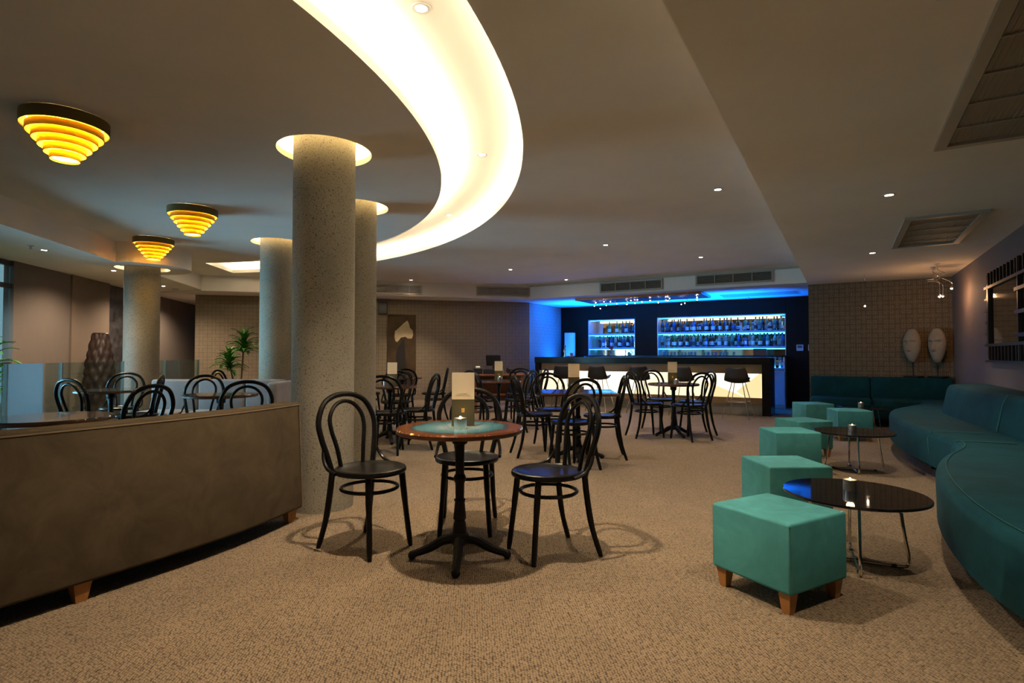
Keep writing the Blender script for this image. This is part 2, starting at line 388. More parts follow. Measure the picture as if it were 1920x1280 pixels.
def copy_tree(o, parent=None):
    c = o.copy(); COL.objects.link(c); c.parent = parent
    for ch in o.children: copy_tree(ch, c)
    return c
def dup(o, label, loc, rz=0, group=None):
    c = copy_tree(o); c.location = loc; c.rotation_euler = (0, 0, rz); c['label'] = label
    if group: c['group'] = group
    return c
def arc(c, r, a0, a1, n):
    return [(c[0] + r * math.cos(R(a0 + (a1 - a0) * i / n)), c[1] + r * math.sin(R(a0 + (a1 - a0) * i / n))) for i in range(n + 1)]
def circ(c, r, n=40): return arc(c, r, 0, 360, n)[:-1]

# ------------------------------------------------------------------ the setting
ZC, ZS, ZL = 2.67, 2.37, 2.39
def wall(name, p0, p1, z0, z1, mat, thick=.15, label=None, cat='wall'):
    # the visible face runs from p0 to p1; the thickness goes to the left of that direction
    a = Vector(p0); b = Vector(p1); d = (b - a); L = d.length; n = Vector((-d.y, d.x)).normalized() * thick
    q = [a, b, b + n, a + n]
    me = bpy.data.meshes.new(name); vs = [(p.x, p.y, z) for z in (z0, z1) for p in q]
    fs = [(0, 1, 5, 4), (1, 2, 6, 5), (2, 3, 7, 6), (3, 0, 4, 7), (3, 2, 1, 0), (4, 5, 6, 7)]
    me.from_pydata(vs, [], fs); uvl = me.uv_layers.new(name='UVMap')
    ulen = [0, L, L + thick, 2 * L + thick]
    for fi, f in enumerate(fs):
        for li, vi in zip(me.polygons[fi].loop_indices, f):
            if fi < 4:
                base = ulen[fi]; along = base + (0 if vi % 4 == fi else [L, thick, L, thick][fi]); uvl.data[li].uv = (along, me.vertices[vi].co.z)
            else: uvl.data[li].uv = (me.vertices[vi].co.x, me.vertices[vi].co.y)
    me.materials.append(M[mat]); o = bpy.data.objects.new(name, me); COL.objects.link(o)
    return struct(o, label, cat)

fl = MB().flat([[(-17, -3.2), (1.7, -3.2), (1.7, 14), (-17, 14)]], 0).build('floor', 'carpet', smooth=False)
struct(fl, 'tan woven loop carpet covering the whole lounge floor', 'floor')

COLS = [(-3.37, 2.86), (-4.38, 4.11), (-6.67, 4.87)]
C4 = (-8.80, 4.17)
LB0 = Vector((-6.95, 2.02)); LBd = Vector((-3.92, 4.31)).normalized()     # line of the left bulkhead
def lb(s): p = LB0 + LBd * s; return (p.x, p.y)
def lb_at_y(y): return lb((y - LB0.y) / LBd.y)
CORN = (-10.65, 6.09)
OUT_C, OUT_R, IN_C, IN_R = (-7.46, .458), 6.25, (-7.015, .766), 5.04
slot = arc(OUT_C, OUT_R, -24, 112.5, 90) + arc(IN_C, IN_R, 115.5, -26, 90)
main = [(-.53, -3), (-.53, 10.75), (-6.0, 10.75), CORN, lb_at_y(-3)]
mb = MB().flat([main, slot] + [circ(c, .345) for c in COLS], ZC)
ceil = mb.build('ceiling', 'plaster', smooth=False)
struct(ceil, 'grey plaster main ceiling with a curved lit recess', 'ceiling')
lip = MB().side(slot, ZC, ZC + .06)
lip.build('cove_lip', 'plaster_cove', ceil, smooth=False, fix=False)
cav_o = arc(OUT_C, OUT_R + .2, -26, 114, 90) ; cav_i = arc(IN_C, IN_R - .2, 118, -29, 90)
cav = MB().flat([cav_o + cav_i], ZC + .2).side(cav_o + cav_i, ZC, ZC + .2)
cav.build('cove_recess', 'plaster_cove', ceil, smooth=False, fix=False)
def ribbon(a, b, z):
    n = len(a); vs = [(p[0], p[1], z) for p in a] + [(p[0], p[1], z) for p in b]
    return MB().add(vs, [(i, i + 1, n + i + 1, n + i) for i in range(n - 1)])
o = ribbon(arc(OUT_C, OUT_R + .09, -25, 113, 70), arc(OUT_C, OUT_R + .13, -25, 113, 70), ZC + .03).build('light_strip', 'led', None, smooth=False)
tag(o, 'warm light strip hidden along the outer edge of the curved ceiling recess', 'light strip')
o = ribbon(arc(IN_C, IN_R - .09, 116, -27, 70), arc(IN_C, IN_R - .13, 116, -27, 70), ZC + .03).build('light_strip', 'led_in', None, smooth=False)
tag(o, 'warm light strip hidden along the inner edge of the curved ceiling recess', 'light strip')

# soffits (their sides are the bulkhead faces)
def soffit(name, loops, z, label, top=ZC + .02):
    o = MB().prism(loops, z, top).build(name, 'plaster', smooth=False); return struct(o, label, 'ceiling')
soffit('ceiling_right', [[(-.53, -3), (1.48, -3), (1.48, 11.1), (-.53, 11.1)]], ZS, 'lowered grey ceiling strip above the teal seating')
soffit('ceiling_bar', [[(-.53, 10.75), (-.53, 13.9), (-6.6, 13.9), (-6.6, 11.35), (-6.0, 10.75)]], ZS, 'lowered ceiling over the bar washed in blue light')
soffit('ceiling_back', [[(-6.0, 10.75), (-6.6, 11.35), (-12.2, 5.75), CORN]], ZS, 'lowered ceiling edge along the beige patterned wall')
s4 = (Vector(C4) - LB0).dot(LBd); p4 = LB0 + LBd * s4
nrm = Vector((-LBd.y, LBd.x)); rr = .62; half = math.sqrt(rr * rr - (Vector(C4) - p4).length ** 2)
a_s = math.degrees(math.atan2(*(reversed((p4 - LBd * half - Vector(C4)).to_tuple())))); a_e = math.degrees(math.atan2(*(reversed((p4 + LBd * half - Vector(C4)).to_tuple()))))
while a_e < a_s: a_e += 360
bulge = arc(C4, rr, a_s, a_e, 30)
LW = Vector((-9.53, 2.93)); LWd = LBd.copy()
def lw(s): p = LW + LWd * s; return (p.x, p.y)
def lw_at_y(y): return lw((y - LW.y) / LWd.y)
left_poly = [lb_at_y(-3)] + [lb(s4 - half)] + bulge[1:-1] + [lb(s4 + half), CORN, (-12.2, 5.75 + .0), lw(7.4), lw_at_y(-3)]
left_poly = [lb_at_y(-3), lb(s4 - half)] + bulge[1:-1] + [lb(s4 + half), CORN, (-11.3, 6.7), (lw(7.6)[0] - .3, lw(7.6)[1] + .1), (lw_at_y(-3)[0] - .35, -3)]
soffit('ceiling_left', [left_poly, circ(C4, .345)], ZL, 'pale lowered ceiling over the passage behind the glass balustrade')

def column(c, ztop, label, ztop_ring):
    t = thing('column', label, 'column', (c[0], c[1], 0), 0, 'round speckled columns'); t['kind'] = 'structure'
    MB().lathe([(.225, 0), (.225, ztop)], 48).build('shaft', 'concrete', t)
    rec = MB().lathe([(.52, ztop_ring + .001), (.52, ztop_ring + .17), (.22, ztop_ring + .17)], 40, caps=False)
    rec.build('recess', 'plaster_cove', t, fix=False)
    MB().lathe([(.345, ztop_ring), (.345, ztop_ring + .045)], 40, caps=False).build('recess_lip', 'plaster_cove', t, fix=False)
    MB().lathe([(.40, ztop_ring + .02), (.44, ztop_ring + .02)], 40, caps=False).build('light_ring', 'led_col', t, smooth=False, fix=False)
column(COLS[0], ZC + .17, 'thick speckled column nearest, rising beside the end of the brown sofa', ZC)
column(COLS[1], ZC + .17, 'speckled column half hidden directly behind the thickest one', ZC)
column(COLS[2], ZC + .17, 'speckled column rising behind the end of the grey banquette', ZC)
column(C4, ZL + .17, 'speckled column under the rounded bulge of the left bulkhead', ZL)

# walls
wall('wall_right', (1.48, -3), (1.48, 11.25), 0, ZC, 'plum', -.15, 'dark mauve wall behind the curved teal sofa')
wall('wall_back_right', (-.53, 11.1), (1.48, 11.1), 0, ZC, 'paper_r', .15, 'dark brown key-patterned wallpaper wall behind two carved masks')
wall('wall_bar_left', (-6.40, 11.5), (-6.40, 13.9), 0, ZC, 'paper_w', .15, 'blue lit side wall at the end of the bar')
wall('wall_bar_right', (-.53, 13.9), (-.53, 11.25), 0, ZC, 'darkwood', .15, 'dark wood side wall of the bar recess')
wall('wall_bar_back', (-6.55, 13.72), (-.38, 13.72), 0, ZC, 'darkwood', .15, 'dark wall closing the bar recess')
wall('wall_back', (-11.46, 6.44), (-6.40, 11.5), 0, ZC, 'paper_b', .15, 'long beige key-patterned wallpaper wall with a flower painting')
wall('wall_rear', (1.48, -3), (-4.2, -3), 0, ZC, 'plum', .15, 'wall behind the viewpoint')
wall('wall_passage_end', (-14.8, 8.6), (-11.0, 7.4), 0, ZC, 'plum', .15, 'end wall of the passage')
o = MB().box((0, 0, .055), (7.15, .02, .11)).build('baseboard_back', 'skirt', None, (-8.922, 8.978, 0), R(45), smooth=False); struct(o, 'beige skirting board along the patterned wall', 'baseboard')
# left wall : panels
wl = struct(thing('wall_left', 'brown panelled wall of the passage with one dark marble strip', 'wall'))
def lpanel(name, s0, s1, mat, off=0.0, z1=ZL):
    n = Vector((-LWd.y, LWd.x))   # away from the room
    a = LW + LWd * s0 + n * (.0 + off); b = LW + LWd * s1 + n * (.0 + off); c = (a + b) / 2 + n * .06
    o = MB().box((0, 0, z1 / 2), ((b - a).length - .006, .12, z1)).build(name, mat, wl, (c.x, c.y, 0), math.atan2(LWd.y, LWd.x), smooth=False)
lpanel('panel', 0, 1.31, 'brownwall'); lpanel('panel', 1.31, 2.46, 'brownwall2', -.02); lpanel('marble_panel', 2.46, 3.6, 'marble', .05)
lpanel('panel', 3.6, 5.2, 'brownwall', .02); lpanel('panel', 5.2, 7.8, 'brownwall', .02)
# window front continuing the left wall towards the viewer
win = struct(thing('window_1', 'tall glazed front with dark frames at the far left edge', 'window'))
n = Vector((-LWd.y, LWd.x))
for k in range(6):
    s0 = -1.33 * (k + 1); s1 = -1.33 * k
    a = LW + LWd * s0; b = LW + LWd * s1; c = (a + b) / 2 + n * .05
    rz = math.atan2(LWd.y, LWd.x)
    MB().box((0, 0, ZL / 2), (1.33, .012, ZL - .1)).build('pane', 'pane', win, (c.x, c.y, 0), rz, smooth=False)
    MB().box((a.x + n.x * .05, a.y + n.y * .05, ZL / 2), (.07, .10, ZL), rz).build('mullion', 'alu', win, smooth=False)
    for z in (.04, 1.0, 2.05, ZL - .04): MB().box((c.x, c.y, z), (1.33, .06, .06), rz).build('transom', 'alu', win, smooth=False)

# ------------------------------------------------------------------ bulkhead vents, grilles, downlights
def vent(label, p, rz, w, h, z, cells=4):
    t = thing('air_vent', label, 'air vent', (p[0], p[1], z), rz, 'bulkhead air vents')   # local -y faces the room
    MB().box((0, .01, 0), (w, .02, h)).build('backing', 'ventdark', t, smooth=False)
    f = MB()
    f.box((0, -.012, h / 2 + .012), (w + .06, .03, .03)).box((0, -.012, -h / 2 - .012), (w + .06, .03, .03)).box((w / 2 + .012, -.012, 0), (.03, .03, h)).box((-w / 2 - .012, -.012, 0), (.03, .03, h))
    f.build('frame', 'ventframe', t, smooth=False)
    for i in range(cells - 1):
        MB().box((-w / 2 + w * (i + 1) / cells, -.012, 0), (.014, .028, h)).build('divider', 'ventframe', t, smooth=False)
    for k in range(7):
        MB().box((0, -.006, -h / 2 + h * (k + .5) / 7), (w, .022, .004), rx=.6).build('slat', 'ventslat', t, smooth=False)
vent('bulkhead air vent just above the flower painting', (-8.02, 8.73), R(45), .95, .15, 2.50)
vent('bulkhead air vent midway along the patterned wall, next to the blue corner', (-6.41, 10.34), R(45), 1.15, .15, 2.52)
vent('bulkhead air vent over the bar, above the string of pendant bulbs', (-3.66, 10.745), 0, 1.24, .16, 2.51)
vent('bulkhead air vent over the bar, nearest the teal corner', (-1.72, 10.745), 0, 1.28, .16, 2.53)
tr = MB().box((-3.26, 10.735, ZC - .02), (5.46, .03, .04)); struct(tr.build('trim_1', 'ventframe', smooth=False), 'brown shadow-gap trim along the bar bulkhead', 'trim')

def ceiling_grille(label, x0, x1, y0, y1, z):
    t = thing('ceiling_grille', label, 'ceiling grille', ((x0 + x1) / 2, (y0 + y1) / 2, z), 0, 'ceiling air grilles')
    w, d = x1 - x0, y1 - y0; f = .055
    fr = MB()
    for sx in (-1, 1): fr.box((sx * (w / 2 - f / 2), 0, -.012), (f, d, .024))
    for sy in (-1, 1): fr.box((0, sy * (d / 2 - f / 2), -.012), (w - 2 * f, f, .024))
    fr.build('frame', 'ventframe', t, smooth=False)
    MB().box((0, 0, -.003), (w - .1, d - .1, .004)).build('backing', 'grille', t, smooth=False)
    nb = 5
    for i in range(1, nb): MB().box((0, -d / 2 + d * i / nb, -.012), (w - .1, .010, .008)).build('crossbar', 'ventframe', t, smooth=False)
    m = MB(); k = int((w - .12) / .022)
    for i in range(k): m.box((-w / 2 + .065 + i * (w - .13) / (k - 1), 0, -.009), (.004, d - .12, .004))
    o = m.build('fine_bars', 'grille', t, smooth=False); o['kind'] = 'stuff'
ceiling_grille('large ceiling air grille close to the viewer, above the curved sofa', .477, 1.13, 2.45, 4.13, ZS)
ceiling_grille('smaller looking far ceiling air grille before the masks', .485, 1.09, 6.11, 7.70, ZS)

def downlight(label, p, z, power, color=(1.0, .79, .56), size=100, tilt=None):
    t = thing('downlight', label, 'downlight', (p[0], p[1], z), 0, 'recessed downlights')
    MB().lathe([(.030, -.004), (.047, -.004), (.05, 0), (.05, .003), (.030, .003)], 20, caps=False).build('trim_ring', 'trimwhite', t)
    MB().lathe([(.0, -.002), (.030, -.002)], 16, caps=False).build('lens', 'lens', t, smooth=False, fix=False)
    d = bpy.data.lights.new('downlight_beam', 'SPOT'); d.energy = power; d.color = color; d.spot_size = R(size); d.spot_blend = .7; d.shadow_soft_size = .035
    o = bpy.data.objects.new('downlight_beam', d); COL.objects.link(o); o.parent = t; o.location = (0, 0, -.02)
DL = 72
downlight('large downlight in the curved recess straight above the nearest cafe table', (-1.80, 2.12), ZC + .2, DL * 2.5)
downlight('downlight in the curved recess halfway round the bend', (-2.68, 3.97), ZC + .2, DL)
downlight('downlight in the curved recess furthest round, near the paired columns', (-4.20, 5.49), ZC + .2, DL)
downlight('ceiling downlight beside the lowered ceiling edge, nearest of the flat ceiling', (-.99, 5.39), ZC, DL * 1.1)
downlight('ceiling downlight above the square cafe table', (-2.85, 7.32), ZC, DL)
downlight('ceiling downlight above the table before the order desk', (-5.15, 8.55), ZC, DL)
downlight('ceiling downlight by the bend of the bar bulkhead', (-4.87, 10.30), ZC, DL * .8)
downlight('ceiling downlight in front of the flower painting', (-7.63, 8.70), ZC, DL)
downlight('ceiling downlight before the bar vent nearest the teal corner', (-1.92, 9.01), ZC, DL)
downlight('bright downlight in the lowered ceiling near the top right corner', (.32, 2.36), ZS, DL * .7)
downlight('downlight in the lowered ceiling between the two grilles', (.315, 5.17), ZS, DL * .62)
downlight('downlight in the lowered ceiling farthest towards the masks', (.312, 8.02), ZS, DL * .5)
downlight('passage downlight closest to the left picture edge', (-8.24, 2.81), ZL, DL * .95, size=150)
downlight('passage downlight just left of the bulge column', (-9.37, 4.04), ZL, DL * .95, size=150)
downlight('passage downlight just right of the bulge column', (-10.69, 5.42), ZL, DL * .95, size=150)
downlight('unseen downlight added to brighten the passage beyond the patterned wall', (-12.0, 6.82), ZL, DL * 1.0, size=150)  # out of view, added to light the dark far passage wall
def sprinkler(label, p, z):
    t = thing('sprinkler', label, 'sprinkler', (p[0], p[1], z), 0, 'ceiling sprinklers')
    MB().lathe([(.03, 0), (.03, -.006), (.010, -.01), (.008, -.035)], 12).build('base', 'trimwhite', t); MB().lathe([(.018, -.036), (.018, -.039)], 12).build('deflector', 'steel', t)
sprinkler('small sprinkler head beside the passage downlight', (-8.05, 2.62), ZL)
sprinkler('small sprinkler head in the ceiling before the dark patterned wall', (.30, 10.6), ZS)
sprinkler('small sprinkler head in the blue ceiling of the bar', (-1.75, 12.85), ZS)
# smoke detector
t = thing('smoke_detector', 'white round smoke detector on the passage ceiling', 'smoke detector', (-10.9, 5.75, ZL))
MB().lathe([(.055, 0), (.055, -.015), (.04, -.03), (.0, -.032)], 20).build('housing', 'trimwhite', t)

# ------------------------------------------------------------------ tiered ceiling lamps
def tier_lamp(label, p):
    t = thing('tiered_ceiling_lamp', label, 'ceiling lamp', (p[0], p[1], ZC), 0, 'golden tiered ceiling lamps')
    MB().lathe([(.20, 0), (.20, -.012), (.0, -.012)], 32).build('base_plate', 'gold', t)
    for i in range(6):
        r = .237 - .031 * i; zt = -.040 * i - (.001 if i == 0 else .030); h = .075 if i == 0 else .046
        MB().lathe([(r, zt), (r, zt - h), (r - .004, zt - h), (r - .004, zt)], 40, caps=False).build('ring', 'gold_unlit' if i == 0 else 'gold', t)
    for k in range(3):
        a = 2 * PI * k / 3; MB().tube([(.19 * math.cos(a), .19 * math.sin(a), -.01), (.07 * math.cos(a), .07 * math.sin(a), -.245)], .003, 6).build('rod', 'gold', t)
    MB().lathe([(.0, -.262), (.076, -.262), (.076, -.258), (0, -.258)], 28, caps=False).build('diffuser', 'lampdisc', t)
    d = bpy.data.lights.new('lamp_bulb', 'POINT'); d.energy = 26; d.color = (1, .68, .20); d.shadow_soft_size = .04
    o = bpy.data.objects.new('lamp_bulb', d); COL.objects.link(o); o.parent = t; o.location = (0, 0, -.13)
tier_lamp('golden tiered ceiling lamp, largest and nearest of three, upper left', (-4.34, 1.58))
tier_lamp('golden tiered ceiling lamp in the middle, just left of the thick column', (-5.89, 3.27))
tier_lamp('golden tiered ceiling lamp farthest back, above the bulge column', (-7.87, 3.86))

# ------------------------------------------------------------------ bar
t = thing('bar_counter', 'black bar counter with a glowing faceted front panel', 'bar counter')
BAR = t; BX0, BX1 = -6.08, -1.16; BY = 11.2
MB().box(((BX0 + BX1) / 2, BY + .32, 1.015), (BX1 - BX0, .72, .13)).build('countertop', 'blacklac', t, smooth=False, bevel=.004, seg=1)
MB().box((BX1 - .075, BY + .32, .475), (.15, .66, .95)).build('end_panel', 'blacklac', t, smooth=False)
MB().box((BX0 + .055, BY + .32, .475), (.11, .66, .95)).build('end_panel', 'blacklac', t, smooth=False)
xa, xb = BX0 + .11, BX1 - .15; xm = (xa + xb) / 2; wl_ = xb - xa
MB().box((xm, BY + .12, .863), (wl_, .12, .174)).build('upper_fascia', 'barbrown', t, smooth=False)
MB().box((xm, BY + .12, .262), (wl_, .12, .116)).build('lower_fascia', 'barbrown', t, smooth=False)
MB().box((xm, BY + .19, .102), (wl_, .12, .204)).build('kickplate', 'barkick', t, smooth=False)
MB().box((xm, BY + .30, .548), (wl_, .02, .5)).build('core', 'blacklac', t, smooth=False)
z0, z1 = .32, .776; yb = BY + .14
def facet(pts, mat, dy=.0):
    vs = [(x, yb - d, z) for x, z, d in pts] + [(x, yb + .03, z) for x, z, d in pts]; k = len(pts)
    MB().add(vs, [tuple(range(k)), tuple(range(2 * k - 1, k - 1, -1))] + [(i, (i + 1) % k, k + (i + 1) % k, k + i) for i in range(k)]).build('light_facet', mat, t, smooth=False)
D_ = .03
F_ = [(xa, z0), (xa, z1)]
facet([(xa, z0, 0), (xa + .9, z0, 0), (xa + .45, .60, D_), (xa, z1, 0)], 'lit_mid')
facet([(xa, z1, 0), (xa + .45, .60, D_), (xa + 1.6, z1, 0)], 'lit_bright')
facet([(xa + .9, z0, 0), (xa + 2.1, z0, 0), (xa + 1.6, z1, 0), (xa + .45, .60, D_)], 'lit_bright')
facet([(xa + 1.6, z1, 0), (xa + 2.1, z0, 0), (xa + 2.75, z1, 0)], 'lit_bright')
facet([(xa + 2.1, z0, 0), (xb - .92, z0, 0), (xb - 1.0, .60, D_), (xa + 2.75, z1, 0)], 'lit_mid')
facet([(xa + 2.75, z1, 0), (xb - 1.0, .60, D_), (xb - .9, z1, 0)], 'lit_bright')
facet([(xb - .92, z0, 0), (xb - .30, z0, 0), (xb - 1.0, .60, D_)], 'lit_cream')
facet([(xb - 1.0, .60, D_), (xb - .30, z0 + .002, 0), (xb - .47, .43, D_), (xb - .06, z1, 0), (xb - .9, z1, 0)], 'lit_bright')
facet([(xb - .30, z0, 0), (xb, z0, 0), (xb, z1, 0), (xb - .06, z1, 0), (xb - .47, .43, D_)], 'lit_cream')

# back bar : wall panels, niches, shelves
PB = 13.2
t = thing('bar_back_panelling', 'dark wood panelling around two bottle niches behind the bar', 'panelling'); t['kind'] = 'structure'
N1 = (-5.62, -4.39); N2 = (-3.84, -1.065); NT = 2.02
for x0, x1, zz0, zz1 in ((-6.39, N1[0], 0, ZS), (N1[1], N2[0], 0, ZS), (N2[1], -.535, 0, ZS), (N1[0], N1[1], NT, ZS), (N2[0], N2[1], NT, ZS)):
    MB().box(((x0 + x1) / 2, PB + .05, (zz0 + zz1) / 2), (x1 - x0 - .004, .10, zz1 - zz0 - .004)).build('panel', 'darkwood', t, smooth=False)
for (x0, x1), nm in ((N1, 'two-shelf bottle niche with green bottles at the left of the bar back'), (N2, 'wide bottle niche filling most of the bar back')):
    t = thing('bottle_niche', nm, 'shelf niche', ((x0 + x1) / 2, PB + .1, 0)); t['kind'] = 'structure'; w = x1 - x0; dp = .40
    MB().box((0, dp, 1.5), (w, .02, 1.06)).build('mirror_back', 'mirror', t, smooth=False)
    for s in (-1, 1): MB().box((s * (w / 2 - .008), dp / 2 - .05, 1.54), (.016, dp + .1, .95)).build('side_panel', 'white_lac', t, smooth=False)
    MB().box((0, dp / 2 - .05, NT - .01), (w, dp + .1, .02)).build('top_panel', 'white_lac', t, smooth=False)
    for z in (1.645, 1.295):
        MB().box((0, dp / 2 - .05, z), (w - .034, dp + .08, .045)).build('shelf', 'shelfglass', t, smooth=False)
        MB().box((0, -.075, z - .027), (w - .04, .02, .008)).build('light_strip', 'led_cyan', t, smooth=False)
        MB().box((0, .34, z - .027), (w - .04, .02, .008)).build('light_strip', 'led_cyan', t, smooth=False)
    MB().box((0, .0, NT - .024), (w - .04, .02, .008)).build('light_strip', 'led_cyan', t, smooth=False)
    MB().box((0, .34, NT - .05), (w - .3, .02, .03)).build('warm_strip', emis('warm_strip_light', (1, .75, .4), 3) if 'warm_strip_light' not in bpy.data.materials else bpy.data.materials['warm_strip_light'], t, smooth=False)
# back counter
t = thing('back_counter', 'low white cabinet run under the bottle niches, lit blue', 'cabinet')
x0, x1 = -5.60, -1.06; y0 = 12.86
MB().box(((x0 + x1) / 2, (y0 + 13.18) / 2, 1.10), (x1 - x0, .34, .03)).build('worktop', 'blacklac', t, smooth=False)
MB().box(((x0 + x1) / 2, 13.17, .97), (x1 - x0, .02, .23)).build('back_board', 'white_lac', t, smooth=False)
MB().box(((x0 + x1) / 2, (y0 + 13.18) / 2, .845), (x1 - x0, .34, .025)).build('open_shelf', 'white_lac', t, smooth=False)
MB().box(((x0 + x1) / 2, 13.14, .862), (x1 - x0 - .05, .02, .008)).build('light_strip', 'led_cyan', t, smooth=False)
MB().box(((x0 + x1) / 2, y0 + .18, .42), (x1 - x0, .30, .825)).build('body', 'white_lac', t, smooth=False)
nd = 9; dw = (x1 - x0) / nd
for i in range(nd):
    d = MB().box((x0 + dw * (i + .5), y0 + .02, .43), (dw - .012, .025, .70)).build('door', 'white_lac', t, smooth=False, bevel=.006, seg=1)
    MB().box((x0 + dw * (i + .5), y0 + .0, .74), (dw * .5, .012, .014)).build('handle', 'steel', d, smooth=False)
for i in range(2):
    MB().box((x0 + .02 + (x1 - x0 - .04) * i, y0 + .17, .97), (.03, .32, .23)).build('side_post', 'white_lac', t, smooth=False)

# blue light of the bar : tapes on the counter's inner edge, the cabinet front and, added, the left wall
MB().box((-3.6, 11.80, .944), (4.6, .03, .012)).build('light_strip', 'led_blue', BAR, smooth=False)
BLUE = (.0, .14, 1.0)
area_light('bar_blue_wash_back', (-3.5, 12.80, .88), (-3.5, 12.62, 2.37), 4.6, .06, 84, BLUE).data.spread = R(85)
area_light('bar_blue_wash_front', (-3.7, 11.95, 1.10), (-3.7, 12.0, 2.37), 4.7, .06, 62, BLUE).data.spread = R(70)
MB().box((-6.385, 12.55, .80), (.02, 1.1, .02)).build('light_strip', 'led_blue', t, smooth=False)  # hidden tape, added with the wash below to brighten the side wall
area_light('bar_blue_wash_left', (-6.32, 12.5, .83), (-6.35, 12.5, 2.0), .06, 1.2, 15, BLUE).data.spread = R(150)
MB().box((-3.5, 12.853, .835), (4.3, .012, .012)).build('light_strip', 'led_blue', t, smooth=False)

# bottles
def bottle_proto(kind, mat, lab, cap):
    prof = {'wine': [(.0, 0), (.037, 0), (.038, .01), (.038, .17), (.030, .205), (.014, .235), (.0135, .295), (.015, .30), (.0, .30)],
            'champ': [(.0, 0), (.043, 0), (.044, .02), (.044, .13), (.036, .18), (.020, .235), (.015, .28), (.017, .30), (.0, .30)],
            'square': [(.0, 0), (.040, 0), (.041, .012), (.041, .15), (.034, .175), (.014, .195), (.014, .24), (.0, .24)],
            'round': [(.0, 0), (.042, 0), (.052, .03), (.054, .08), (.042, .125), (.017, .16), (.014, .215), (.016, .22), (.0, .22)],
            'tall': [(.0, 0), (.034, 0), (.035, .01), (.036, .20), (.028, .23), (.013, .25), (.013, .30), (.0, .30)]}[kind]
    n = 4 if kind == 'square' else 14
    b = MB().lathe(prof, n, caps=False).build('bottle', mat, None)
    if kind == 'square': b.data.transform(Matrix.Rotation(R(45), 4, 'Z'))
    zt = prof[-1][1]; rb = prof[3][0]
    zl0, zl1 = {'round': (.045, .085)}.get(kind, (.04, .12))
    if kind == 'square':
        MB().box((0, -.0298, .085), (.045, .002, .075)).build('paper_label', lab, b, smooth=False)
    else:
        rl = (.0545 if kind == 'round' else .0388 if kind == 'wine' else .0448 if kind == 'champ' else .0366)
        MB().lathe([(rl, zl0), (rl, zl1)], 14, caps=False).build('paper_label', lab, b, fix=False)
    MB().lathe([(.0165, zt - .035), (.0165, zt + .004), (.0, zt + .004)], 10, caps=False).build('cap', cap, b)
    return b
protos = {}
names = {'g_green': 'green', 'g_clear': 'clear', 'g_blue': 'blue', 'g_amber': 'amber', 'g_teal': 'turquoise', 'glassdark': 'near-black'}
shapes = {'wine': 'straight-shouldered', 'champ': 'sloping-shouldered', 'square': 'square', 'round': 'round-bellied', 'tall': 'tall slim'}
ORD = ['first', 'second', 'third', 'fourth', 'fifth', 'sixth', 'seventh', 'eighth', 'ninth', 'tenth'] + ['%dth' % k if k not in (21, 22, 23, 31, 32, 33, 41, 42, 43) else {1: '%dst', 2: '%dnd', 3: '%drd'}[k % 10] % k for k in range(11, 60)]
cnt = {}
def put_bottle(kind, gm, x, y, z, where, group):
    key = (kind, gm); lab = 'paperdark' if gm in ('g_amber',) or kind in ('wine', 'round') else 'paperlabel'; cap = 'capgold' if kind == 'champ' else 'cap'
    i = cnt.get(group, 0); cnt[group] = i + 1
    label = '%s %s bottle, %s from left, %s' % (shapes[kind], names[gm], ORD[i], where)
    if key not in protos:
        b = bottle_proto(kind, gm, lab, cap); protos[key] = b; b.location = (x, y, z)
        tag(b, label, 'bottle', group)
    else:
        b = dup(protos[key], label, (x, y, z), random.uniform(-.4, .4) if kind != 'square' else 0, group)
zU, zD = 1.645 + .0225, 1.295 + .0225
ks = ['wine', 'square', 'round', 'tall', 'champ', 'square', 'tall', 'wine', 'round']
gsU = ['glassdark', 'glassdark', 'g_amber', 'glassdark', 'g_clear', 'glassdark', 'g_amber', 'g_blue', 'glassdark', 'g_clear', 'g_clear']
gsD = ['g_clear', 'g_blue', 'g_green', 'g_clear', 'glassdark', 'g_teal', 'g_clear', 'g_blue', 'glassdark', 'g_green', 'g_clear']
x = N2[0] + .10; i = 0
while x < N2[1] - .07:
    g = gsU[(i * 7 + i // 3) % 11] if x < -2.0 else ['g_clear', 'g_teal', 'glassdark', 'g_clear'][i % 4]
    put_bottle(ks[(i * 4 + i // 5) % 9], g, x, PB + .10 + .10 * (i % 2) + random.uniform(-.01, .01), zU, 'upper shelf of wide bar niche', 'bottles on the upper shelf of the wide niche')
    x += random.uniform(.066, .082); i += 1
x = N2[0] + .10; i = 0
while x < N2[1] - .07:
    g = gsD[(i * 3 + i // 4) % 11]
    put_bottle(ks[(i * 5 + i // 4) % 9], g, x, PB + .10 + .10 * (i % 2) + random.uniform(-.01, .01), zD, 'lower shelf of wide bar niche', 'bottles on the lower shelf of the wide niche')
    x += random.uniform(.066, .080); i += 1
for i, x in enumerate((-5.10, -4.90, -4.75, -4.66, -4.57, -4.47)):
    put_bottle('champ' if i < 2 else ['wine', 'champ', 'wine', 'round'][i - 2], 'g_green' if i < 2 else 'glassdark', x, PB + .14, zU, 'upper shelf of narrow bar niche', 'bottles on the upper shelf of the left niche')
for i in range(9):
    put_bottle(['wine', 'champ', 'wine', 'tall'][i % 4], ['glassdark', 'g_blue', 'glassdark', 'g_blue', 'g_clear'][i % 5], -5.36 + .105 * i, PB + .14, zD, 'lower shelf of narrow bar niche', 'bottles on the lower shelf of the left niche')
for i, (x, k, g) in enumerate(((-1.31, 'square', 'g_clear'), (-1.215, 'square', 'glassdark'), (-1.12, 'square', 'g_blue'))):
    put_bottle(k, g, x, 12.98, .8575, 'lit open shelf past the bar end', 'bottles on the open shelf')
